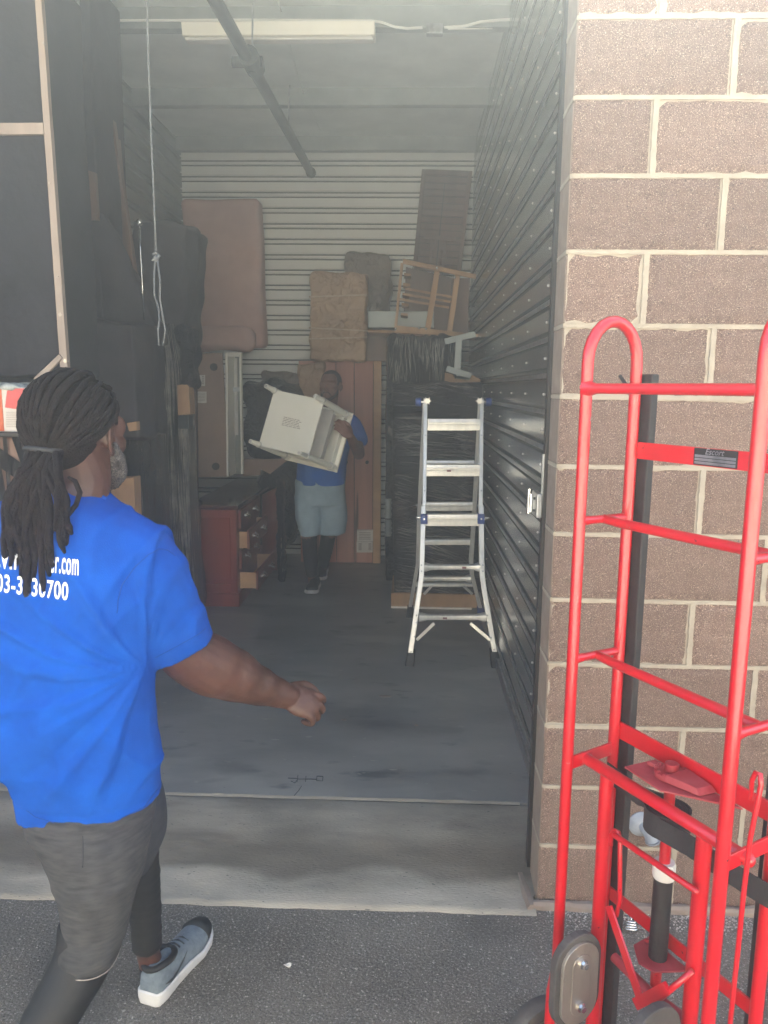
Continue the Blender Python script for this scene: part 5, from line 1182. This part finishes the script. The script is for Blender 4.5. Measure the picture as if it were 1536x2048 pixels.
# keep hair off the face: push face-side vertices inside the skull
inv = Mh.transposed()
for v in me.vertices:
    q = inv @ (v.co-hc)
    if q.y > .052 and q.z < .065: v.co -= Mh @ V((q.x*.35, (q.y-.045)*.9, 0))
    elif q.z < .012 and abs(q.x) > .035 and q.y > -.035: v.co -= Mh @ V((q.x*.35, 0, 0))
displace(me, lambda p, n: .0015*noise.noise(p*60)); hair = mpart('hair_base', me, M_dread, man)
band = g(92, 902, 1.52)
def surf(q, lift=.006):        # local direction -> point on skull ellipsoid
    q = q.normalized(); k = 1/sqrt((q.x/.080)**2+(q.y/.097)**2+(q.z/.090)**2)
    return Lh(*((q*(k+lift)).x, (q*(k+lift)).y-.018, (q*(k+lift)).z+.022))
bl_dir = inv @ (band-Lh(0,-.018,.026))
rd = random.Random(11)
def dread(pts, r):
    m = len(pts); rs = [r*(.85+.25*noise.noise(V((i*1.7, r*900, pts[0].x*50)))) for i in range(m)]; rs[-1] *= .6
    s = MB(); s.tube(pts, rs, 8, rounded=True); part('dreadlock', s, M_dread, man, smooth=True)
starts = []
for row, (yy, zz, nn) in enumerate(((.80,.72,9),(.5,1.0,9),(.12,1.1,9),(-.28,1.0,8))):
    for i in range(nn):
        xx = -.95+1.9*i/(nn-1)
        starts.append(V((xx*.9, yy*(1-.45*abs(xx))-.1*abs(xx), zz*(1-.75*abs(xx)**1.5)+.0)))
for z_ in (-.05,-.3,-.52):
    for sx in (-1, 1): starts.append(V((sx*.95, -.50+.3*z_, z_+.30))); starts.append(V((sx*.8, -.75, z_+.0)))
for k, sdir in enumerate(starts):
    pts = []; jit = V((rd.uniform(-.1,.1), 0, rd.uniform(-.1,.1)))
    a = sdir.normalized(); b2 = (bl_dir.normalized()+jit*.9).normalized()
    for i in range(13):
        t = i/12; q = (a*(1-t)+b2*t)
        if q.length < .15: q = q+V((0,0,.3))
        pts.append(surf(q, .004+.006*sin(pi*t)+.002*noise.noise(V((k*3, t*5, 0)))))
    end = band+V((rd.uniform(-.030,.034), rd.uniform(-.010,.012), rd.uniform(-.008,.008)))
    pts += [lerp(pts[-1], end, .5)+V((0,0,-.002)), end]
    dread(pts, .0066+rd.uniform(-.001,.0012))
s = MB(); s.tube([band+V((.040*cos(a), .017*sin(a)-.002, .002*sin(2*a)+.004)) for a in [2*pi*i/20 for i in range(20)]], .0058, 8, closed=True); part('hair_band', s, M_belt, man, smooth=True)
tips = [(60,1190),(75,1212),(100,1150),(100,1130),(104,1100),(40,1150),(22,1130),(30,1165),(52,1200),(88,1180),(66,1125),(104,1098),(120,1070),(48,1110),(80,1140),(95,1165),(98,1112),(35,1100),(58,1160),(70,1175),(84,1120),(18,1095),(112,1060),(118,1050),(64,1140),(98,1130),(45,1185),(102,1085),(130,1088),(138,1066),(124,1104),(14,1120),(24,1180),(110,1128),(92,1196)]
for k, (tx, ty) in enumerate(tips):
    st = band+V((rd.uniform(-.034,.036), rd.uniform(-.014,.008), rd.uniform(-.004,.004))); tip = g(tx+rd.uniform(-3,3), ty, 1.46+rd.uniform(-.015,.012))
    pts = []
    for i in range(16):
        t = i/15; p = lerp(st, tip, t)
        bul = (tip.x-st.x)*.75*sin(pi*min(1, t*1.1))*.8+(.010 if tx > 110 else -.012 if tx < 45 else 0)*sin(pi*t)
        p = p+V((bul*.6, -.028*sin(pi*t**.7)-.006*noise.noise(V((k, t*4, 1))), 0))+V((.009*noise.noise(V((k*2.3, t*3.5, 4))), 0, 0))
        pts.append(p)
    dread(pts, .0078+rd.uniform(-.0012,.0016))
for (pp_) in ([(135,1030),(152,1010),(160,985),(150,962),(138,955)], [(128,1000),(135,1060),(132,1085),(118,1095),(108,1092)], [(40,940),(28,970),(22,990),(26,1020),(30,1060)], [(26,968),(20,975),(19,990),(30,998)]):
    dread([g(x, y, 1.47) for x, y in pp_], .0062)
# shirt
rows = [(72,968,168,972,1.605,.075), (55,985,185,985,1.605,.088), (5,1012,225,1008,1.60,.108), (-45,1045,268,1038,1.60,.125), (-78,1090,296,1082,1.60,.135), (-90,1150,310,1150,1.60,.14), (-88,1220,312,1225,1.60,.142), (-62,1310,304,1320,1.60,.14), (-20,1410,306,1410,1.60,.14), (16,1500,312,1500,1.60,.135), (38,1575,319,1560,1.60,.13), (44,1618,323,1592,1.60,.128)]
s = MB(); loftLR(s, rows, 48, .9, caps=True)
def sleeve(pts, n=18): 
    chain(s, pts, n, rounded=False)
sleeve([(g(170,1080,1.60), .085), (g(245,1108,1.605), .092), (g(292,1170,1.63), .092), (g(332,1240,1.655), .086), (g(362,1296,1.675), .0785)])
sleeve([(g(40,1080,1.60), .085), (g(-30,1108,1.60), .092), (g(-68,1180,1.61), .090), (g(-84,1290,1.64), .082)])
me = remesh(s, .006, 8)
arm = g(300,1320,1.60)
def ridge(x): return 1-abs(noise.noise(x))*2
def shirtfn(p, n):
    c = p-arm
    # long folds fanning down-left from the right armpit
    ang = atan2(c.z, -c.x); r_ = c.length
    f1 = max(0, ridge(V((ang*3.1+p.x*1.0, r_*1.1, 1.5)))-.35)*.019*min(1, r_/.10)*math.exp(-((r_-.28)/.26)**2)*(1 if c.x < .03 else .2)
    f2 = .010*max(0, ridge(V((p.x*6+p.z*2.8, 3, p.z*1.4))))**2+.006*max(0, ridge(V((p.x*11-p.z*6, 8, p.z*6))))**3
    f3 = .0035*noise.noise(V((p.x*14+p.z*8, p.y*10, p.z*7)))+.0012*noise.noise(p*34)
    sh = g(290,1180,1.62); d2 = (p-sh).length
    f4 = .009*math.exp(-(d2/.12)**2)*ridge(V(((p.x-sh.x)*11+(p.z-sh.z)*8, 2, (p.z-sh.z)*2.5)))
    hem = -.004*math.exp(-((p.z-g(180,1590,1.6).z-.02)/.004)**2)
    k = min(1, max(0, (p.z-g(180,1600,1.6).z)/.10)); k = .04+.96*k*k
    return (f1+f2+f4)*k+f3+hem-.004
displace(me, shirtfn)
sv = bvh_of(me); shirt = mpart('shirt', me, M_shirt, man)
M_shirtseam = mat('blue_seam', srgb(0,62,148), rough=.9)
def seam(pts, r, name, m=M_shirt, lift=.0006, par=man, bv=sv):
    pr = []
    for i in range(len(pts)-1):
        for k in range(8):
            t = k/8; p = cast(bv, pts[i][0]*(1-t)+pts[i+1][0]*t, pts[i][1]*(1-t)+pts[i+1][1]*t, lift)
            if p: pr.append(p)
    if len(pr) > 3: s = MB(); s.tube(pr, r, 6); part(name, s, m, par, smooth=True)
seam([(352,1112),(335,1100),(318,1098),(296,1110),(268,1136),(244,1170),(236,1200),(234,1230)], .0013, 'shoulder_seam', M_shirtseam)
M_stitch = mat('blue_stitch', srgb(0,58,140), rough=.9)
seam([(412,1256),(398,1268),(370,1284),(335,1303),(306,1318)], .0009, 'cuff_stitch', M_stitch)
seam([(316,1578),(290,1612),(240,1640),(190,1655),(130,1652),(70,1634),(50,1618)], .0009, 'hem_stitch', M_stitch)
seam([(150,972),(172,978),(200,990),(214,1000)], .004, 'collar', M_shirt)
# print on the back
def print_on(body_, x0, y0, x1, y1, hpx, name, off=.03):
    me = text_mesh(body_, 1, off, 0, 1.08); bm = bmesh.new(); bm.from_mesh(me)
    xs = [v.co.x for v in bm.verts]; a, b = min(xs), max(xs)
    bmesh.ops.triangulate(bm, faces=bm.faces)
    for _ in range(5):
        es = [e for e in bm.edges if e.calc_length() > .10]
        if not es: break
        bmesh.ops.subdivide_edges(bm, edges=es, cuts=1); bmesh.ops.triangulate(bm, faces=[f for f in bm.faces if len(f.verts) > 3])
    bad = []
    for v in bm.verts:
        u = (v.co.x-a)/(b-a); w_ = v.co.y
        p = cast(sv, x0+(x1-x0)*u+w_*hpx*.03, y0+(y1-y0)*u-w_*hpx, .0022)
        if p is None: bad.append(v)
        else: v.co = p-man.location
    bmesh.ops.delete(bm, geom=bad, context='VERTS')
    bm.to_mesh(me); bm.free(); me.materials.append(M_print); o = bpy.data.objects.new(name, me); COL.objects.link(o); o.parent = man
print_on('avin', -14, 1134, 42, 1139, 66, 'shirt_print', .018); print_on('wer.com', 84, 1142, 157, 1150, 66, 'shirt_print', .018)
print_on('03-3530700', -8, 1182, 136, 1200, 50, 'shirt_print', .018)
# shorts
s = MB()
loftLR(s, [(55,1585,305,1575,1.60,.125), (60,1625,304,1615,1.595,.125), (84,1665,300,1655,1.58,.12), (112,1730,288,1725,1.555,.105), (124,1795,270,1795,1.535,.09), (128,1850,252,1858,1.52,.08), (122,1880,240,1895,1.505,.073), (116,1898,230,1920,1.50,.072)], 40, .9)
me = remesh(s, .0055, 6)
def shfn(p, n):
    return .006*max(0, ridge(V((p.x*5+p.z*3, 1, p.z*7))))+.004*noise.noise(V((p.x*8, p.y*8, p.z*18)))+.0015*noise.noise(p*40)-.003
displace(me, shfn); shb = bvh_of(me); mpart('shorts', me, M_shorts, man)
a9, b9 = P(114,1899,Y=1.50), P(232,1921,Y=1.50); s = MB(); s.tube(s.ring((a9+b9)/2+V((0,0,.001)), (b9-a9)/2*1.0, V((0,.0725,0)), 40, .9), .0012, 6, closed=True); part('hem_thread', s, M_inkgrey, man)
seam([(165,1672),(166,1700),(165,1740)], .0012, 'pocket_seam', M_shortstrim, .0005, man, shb)
s = MB(); loftLR(s, [(200,1580,312,1575,1.64,.10), (215,1620,328,1622,1.67,.095), (228,1660,329,1662,1.70,.085), (238,1700,318,1700,1.74,.07), (246,1738,300,1735,1.77,.06)], 32, .9)
me = remesh(s, .0055, 5); displace(me, lambda p, n: .005*noise.noise(V((p.x*12, p.y*9, p.z*9)))); mpart('shorts_side', me, M_shortstrim, man)
# leggings
s = MB(); chain(s, [(g(268,1660,1.74), .060), (g(281,1730,1.80), .048), (g(288,1800,1.83), .044), (g(292,1850,1.842), .041), (g(294,1893,1.85), .0395)], 22, rounded=False)
me = remesh(s, .005, 3); displace(me, lambda p, n: .002*noise.noise(V((p.x*20, p.y*20, p.z*60)))); mpart('legging', me, M_legging, man)
s = MB(); chain(s, [(g(182,1850,1.52), .070), (g(163,1925,1.49), .063), (g(116,2010,1.44), .0585), (g(60,2110,1.38), .050), (g(25,2185,1.34), .040)], 22, rounded=False)
me = remesh(s, .005, 3); displace(me, lambda p, n: .002*noise.noise(V((p.x*20, p.y*20, p.z*40)))); mpart('legging', me, M_legging, man)
def shoe(heel, toe, wd, parent, m_up, m_sole, sole_h=.028, lift=0, m_toe=None, ank=.085, m_in=None):
    d = toe-heel; L = d.length; d.normalize(); lat = d.cross(V((0,0,1))).normalized(); u = lat.cross(d)
    pr = [(0,.50,.0),(.03,.70,0),(.12,.80,.0),(.3,.78,.0),(.5,.86,.0),(.68,1.0,.0),(.82,.95,.004),(.93,.70,.010),(1,.36,.016)]
    s = MB(); rings = []
    for t, w_, z in pr:
        c = heel+d*(L*t); hw = wd/2*w_; k = sole_h*(1.15 if t < .2 else 1 if t < .6 else .8)
        rings.append([c+lat*a*hw+u*(z+b*k) for a, b in ((-.92,0),(-1.04,.35),(-1.02,1),(0,1.0),(1.02,1),(1.04,.35),(.92,0),(0,0))])
    s.loft(rings); so_ = part('sole', s, m_sole, parent, smooth='auto', bevel=.004)
    s = MB(); rings = []
    hh = [(.015,.52,.075),(.06,.70,.084),(.16,.76,.080),(.30,.72,.074),(.42,.74,.066),(.55,.84,.056),(.70,.92,.044),(.84,.84,.036),(.94,.58,.028),(.985,.3,.018)]
    for t, w_, h_ in hh:
        c = heel+d*(L*t)+u*(sole_h*.8+(.014 if t > .9 else .006 if t > .8 else 0)); hw = wd/2*w_*.98; ring = []
        for i in range(17):
            a = pi*i/16; ring.append(c+lat*(-cos(a))*hw*(1 if sin(a) < .6 else .96)+u*(h_*sin(a)**.75))
        rings.append(ring)
    s.loft(rings); up_ = part('upper', s, m_up, parent, smooth=True)
    if m_toe:
        s = MB(); rings = []
        for t, w_, h_ in ((.80,.885,.0405),(.88,.76,.036),(.95,.58,.029),(.995,.30,.019)):
            c = heel+d*(L*t)+u*(sole_h*.8+.012); hw = wd/2*w_*1.0
            rings.append([c+lat*(-cos(pi*i/16))*hw+u*(h_*sin(pi*i/16)**.75) for i in range(17)])
        s.loft(rings); part('toe_cap', s, m_toe, parent, smooth=True)
    s = MB()                                             # padded collar round the ankle
    cc = heel+d*(L*.20)+u*(sole_h*.8+.070); s.tube([cc+d*(.052*cos(a))+lat*(.034*sin(a))+u*(-.006*cos(2*a)+(.012*cos(a) if cos(a) < 0 else 0)*-1) for a in [2*pi*i/20 for i in range(20)]], .009, 8, closed=True)
    part('collar', s, m_in or m_up, parent, smooth=True)
    s = MB()
    for t in (.36,.43,.50,.57):
        c = heel+d*(L*t)+u*(sole_h*.8+.071-(t-.36)*.085); s.tube([c-lat*.020-u*.006, c+u*.003, c+lat*.020-u*.006], .0028, 6)
    part('lace', s, m_in or m_up, parent, kind='stuff')
    return d, lat, u, up_
h1 = P(296, 2012, Z=0); h1.z = .0; t1 = P(396, 1888, Z=0); t1.z = 0; t1 = h1+(t1-h1).normalized()*.295
rs_ = bpy.data.objects.new('shoe', None); COL.objects.link(rs_); rs_.parent = man
_rl = rootloc(man)
d_, lat_, u_, up1 = shoe(h1, t1, .104, rs_, M_shoegrey, M_sole, .034, m_toe=M_legging, m_in=M_legging)
# swoosh-like dark mark on the outer side
s = MB(); q = []
for t, z, w_ in ((.10,.052,.001),(.20,.044,.005),(.30,.046,.0045),(.42,.060,.002),(.48,.068,.0006)):
    q.append((h1+d_*(.295*t)+u_*z, w_))
bv = BVHTree.FromPolygons([v.co+rootloc(up1) for v in up1.data.vertices], [tuple(p.vertices) for p in up1.data.polygons])
top_, bot_ = [], []
for p, w_ in q:
    for lst, sg in ((top_,1),(bot_,-1)):
        o_ = p+u_*w_*sg+lat_*.2; h_ = bv.ray_cast(o_, -lat_)[0]
        lst.append((h_ if h_ else p+lat_*.04)+lat_*.0015)
s.add(top_+bot_, [(i, i+1, len(q)+i+1, len(q)+i) for i in range(len(q)-1)]); part('side_mark', s, M_legging, rs_)
s = MB(); chain(s, [(g(303,1925,1.862), .034), (g(308,1955,1.872), .035), (g(316,1985,1.885), .036)], 16, rounded=False); part('sock', s, M_legging, man, smooth=True)
rs2 = bpy.data.objects.new('shoe', None); COL.objects.link(rs2); rs2.parent = man
f0 = g(14,2205,1.33); h2 = V((f0.x-.02, f0.y-.09, .012)); shoe(h2, h2+V((.07,.286,.0)), .104, rs2, M_shoegrey, M_sole, .034, m_toe=M_legging, m_in=M_legging)
# ---------------------------------------------------------------- far man
far = thing('person', 'man in pale grey shorts carrying a white side table out of the unit', 'person', (-.72, 6.0, FZ))
b_ = MB(); YB_ = 6.02
hc2 = g(661, 771, 5.93); L2, M2 = head_mb(b_, hc2, (-.30,-.95), .98, tilt=-.02)
chain(b_, [(L2(0,-.02,-.05), .056), (g(658,815,5.98), .062), (g(655,840,6.02), .09)], 16)
chain(b_, [(g(652,850,6.04), .13), (g(645,905,6.04), .14), (g(641,955,6.03), .12), (g(640,978,6.03), .10)], 18)
chain(b_, [(g(680,838,6.03), .055), (g(701,848,6.02), .06), (g(713,885,5.97), .05), (g(718,908,5.92), .044), (g(710,892,5.70), .04), (g(700,872,5.46), .029)], 14)
chain(b_, [(g(625,838,6.03), .055), (g(606,850,6.02), .06), (g(598,885,5.95), .05), (g(594,905,5.88), .044), (g(590,890,5.75), .038), (g(584,880,5.66), .028)], 14)
hand(b_, g(700,872,5.455), V((-.62,-.25,.66)), V((-.35,.80,-.15)), -1, .45, 1.05)
hand(b_, g(583,880,5.65), V((.3,-.6,.3)), V((.6,-.3,.2)), 1, .45, 1.0)
chain(b_, [(g(618,985,6.03), .07), (g(617,1050,5.98), .075), (g(619,1085,5.98), .055), (g(621,1115,5.99), .055), (g(624,1150,6.0), .038), (g(625,1168,6.0), .036)], 14)
chain(b_, [(g(662,985,6.05), .07), (g(663,1045,6.10), .075), (g(656,1075,6.16), .055), (g(651,1100,6.25), .052), (g(646,1128,6.38), .038), (g(645,1142,6.42), .036)], 14)
me = remesh(b_, .006, 3); displace(me, lambda p, n: .001*noise.noise(p*30)); mpart('body', me, M_skin2, far)
eyes(L2, M2, far, .98)
s = MB(); s.ell(L2(0,-.018,.028), .079, .096, .090, M2, 20, 14); me = remesh(s, .007, 1); inv2 = M2.transposed()
for v in me.vertices:
    q = inv2 @ (v.co-hc2)
    if q.y > .03 and q.z < .085: v.co -= M2 @ V((0, (q.y-.02)*.9, 0))
    if q.z < -.01: v.co -= M2 @ V((q.x*.25, 0, 0))
mpart('hair', me, M_hairblk, far)
s = MB()
for sx in (-1, 1): chain(s, [(L2(sx*.066,.014,-.035), .006), (L2(sx*.060,.032,-.070), .012), (L2(sx*.030,.070,-.100), .013), (L2(0,.082,-.105), .013)], 8); chain(s, [(L2(sx*.036,.078,-.075), .006), (L2(sx*.02,.092,-.052), .005), (L2(0,.096,-.050), .005)], 8)
me = remesh(s, .005, 1); mpart('beard', me, M_hairblk, far)
s = MB(); loftLR(s, [(632,822,684,822,6.01,.08), (612,832,698,832,6.02,.11), (602,850,706,850,6.03,.13), (600,885,702,885,6.03,.14), (596,925,694,925,6.03,.15), (593,950,691,950,6.03,.15), (592,968,690,968,6.03,.15)], 32, .9)
chain(s, [(g(680,842,6.03), .085), (g(701,850,6.02), .085), (g(714,874,5.98), .078), (g(717,886,5.95), .074)], 16, rounded=False); chain(s, [(g(625,842,6.03), .085), (g(606,850,6.02), .085), (g(599,880,5.96), .076)], 16, rounded=False)
me = remesh(s, .008, 5); displace(me, lambda p, n: .008*noise.noise(V((p.x*8, p.y*6, p.z*7)))); mpart('shirt', me, M_shirt2, far)
s = MB(); loftLR(s, [(592,958,690,958,6.03,.145), (589,985,691,985,6.03,.15), (589,1008,692,1008,6.03,.15)], 32, .9)
loftLR(s, [(588,990,645,990,6.02,.13), (590,1020,644,1020,6.0,.12), (596,1050,642,1050,5.99,.11), (603,1069,640,1069,5.985,.105)], 24, .9)
loftLR(s, [(636,990,692,990,6.05,.13), (638,1020,693,1020,6.06,.12), (638,1050,693,1050,6.08,.11), (637,1068,692,1066,6.09,.105)], 24, .9)
me = remesh(s, .008, 5); displace(me, lambda p, n: .010*max(0, ridge(V((p.x*9+p.z*5, p.y*3, p.z*3))))-.004); mpart('shorts', me, M_shorts2, far)
for pts in ([(g(618,1055,5.98), .072), (g(619,1085,5.98), .060), (g(621,1115,5.99), .060), (g(624,1152,6.0), .044)], [(g(660,1050,6.11), .072), (g(656,1075,6.16), .060), (g(651,1100,6.25), .058), (g(646,1132,6.39), .044)]):
    s = MB(); chain(s, pts, 16, rounded=False); part('legging', s, M_legging, far, smooth=True)
for nm, hx, tx, lf_ in (('a', V((P(628,1178,Z=FZ).x+.005, 6.08, FZ)), P(619,1193,Z=FZ), 0), ('b', V((P(646,1150,Z=FZ).x, 6.52, FZ+.03)), V((P(644,1158,Z=FZ).x-.01, 6.26, FZ)), 0)):
    e_ = bpy.data.objects.new('shoe', None); COL.objects.link(e_); e_.parent = far
    tt = hx+(V((tx.x, tx.y, FZ if nm == 'b' else FZ))-hx).normalized()*.29
    shoe(hx, tt, .11, e_, M_legging, M_sole, .034)
# ---------------------------------------------------------------- side table he carries
ddir = V((-.34,-.90,.27)).normalized()
a_ = V((.96, 0, -.17)); a_.y = -(a_.x*ddir.x+a_.z*ddir.z)/ddir.y; a_.normalize(); bb = ddir.cross(a_).normalized()
if bb.z < 0: bb = -bb
tc_ = g(636, 873, 5.60); SZ = .445
tb = thing('side_table', 'small white square side table carried upside down in front of the man', 'table', tc_)
def TB(x0, x1, y0, y1, z0, z1, name, m=M_white, bev=.003):
    s = MB(); M = Matrix(((a_.x, bb.x, ddir.x, tc_.x), (a_.y, bb.y, ddir.y, tc_.y), (a_.z, bb.z, ddir.z, tc_.z), (0,0,0,1))); s.box(x0, x1, y0, y1, z0, z1, M); return part(name, s, m, tb, bevel=bev)
h_ = SZ/2
TB(-h_, h_, -h_, h_, -.018, 0, 'table_top')
for (x0,x1,y0,y1) in ((-h_+.035,h_-.035,-h_+.03,-h_+.045),(-h_+.035,h_-.035,h_-.045,h_-.03),(-h_+.03,-h_+.045,-h_+.035,h_-.035),(h_-.045,h_-.03,-h_+.035,h_-.035)): TB(x0, x1, y0, y1, .0005, .055, 'apron')
TB(-h_+.06, h_-.06, -h_+.06, h_-.06, .12, .19, 'drawer_box', M_plasticw); TB(-h_+.045, h_-.045, -h_+.045, h_-.045, .19, .2, 'mid_panel', M_plasticw)
SH = .40; hs = h_-.022; sh_ = TB(-hs, hs, -hs, hs, SH, SH+.014, 'lower_shelf')
for sx in (-1, 1):
    for sy in (-1, 1):
        c = tc_+a_*(sx*(h_-.028))+bb*(sy*(h_-.028)); pts = [(c+ddir*.0, .026), (c+ddir*.05, .026), (c+ddir*.06, .020), (c+ddir*.20, .023), (c+ddir*(SH-.03), .021), (c+ddir*(SH+.03), .019), (c+ddir*.53, .015)]
        s = MB(); s.tube([p for p, _ in pts], [r for _, r in pts], 14); lg_ = part('leg', s, M_white, tb, smooth='auto')
        s = MB()
        for z in (.055, SH+.02): s.tube([c+ddir*z, c+ddir*(z+.008)], .028 if z < .1 else .024, 14)
        s.tube([c+ddir*.525, c+ddir*.538], .010, 10); part('leg_ring', s, M_plasticw, lg_, smooth='auto', kind='stuff')
for (y0, x0, x1) in ((.03,-.045,.06),(.015,-.055,.062),(.0,-.06,.058),(-.014,-.04,.064)):
    pass
s = MB(); M = Matrix(((a_.x, bb.x, ddir.x, tc_.x), (a_.y, bb.y, ddir.y, tc_.y), (a_.z, bb.z, ddir.z, tc_.z), (0,0,0,1)))
for i in range(6):
    rr_ = random.Random(i); x = -.065
    while x < .06:
        w_ = rr_.uniform(.008,.03); s.box(x, x+w_, .028-i*.011, .028-i*.011+.005, SH+.0141, SH+.0146, M); x += w_+.006
part('stamped_text', s, M_inkgrey, sh_, kind='stuff')

# ================================================================ milky volume added to imitate veiling lens glare
s = MB(); s.box(-40, 40, -40, 14, -1.0, 4.1)
hz = link('glare_veil', s.mesh('glare_veil'), None, None, V((0,0,0))); hz['kind'] = 'stuff'; hz['label'] = 'added milky volume standing in for lens glare'
hm = bpy.data.materials.new('glare_veil_volume'); hm.use_nodes = True; n = hm.node_tree; n.nodes.clear()
pv = n.nodes.new('ShaderNodeVolumePrincipled'); pv.inputs['Density'].default_value = .068; pv.inputs['Anisotropy'].default_value = .8
pv.inputs['Color'].default_value = (.80, .93, 1, 1)
mo = n.nodes.new('ShaderNodeOutputMaterial'); n.links.new(pv.outputs[0], mo.inputs['Volume']); hz.data.materials.append(hm)
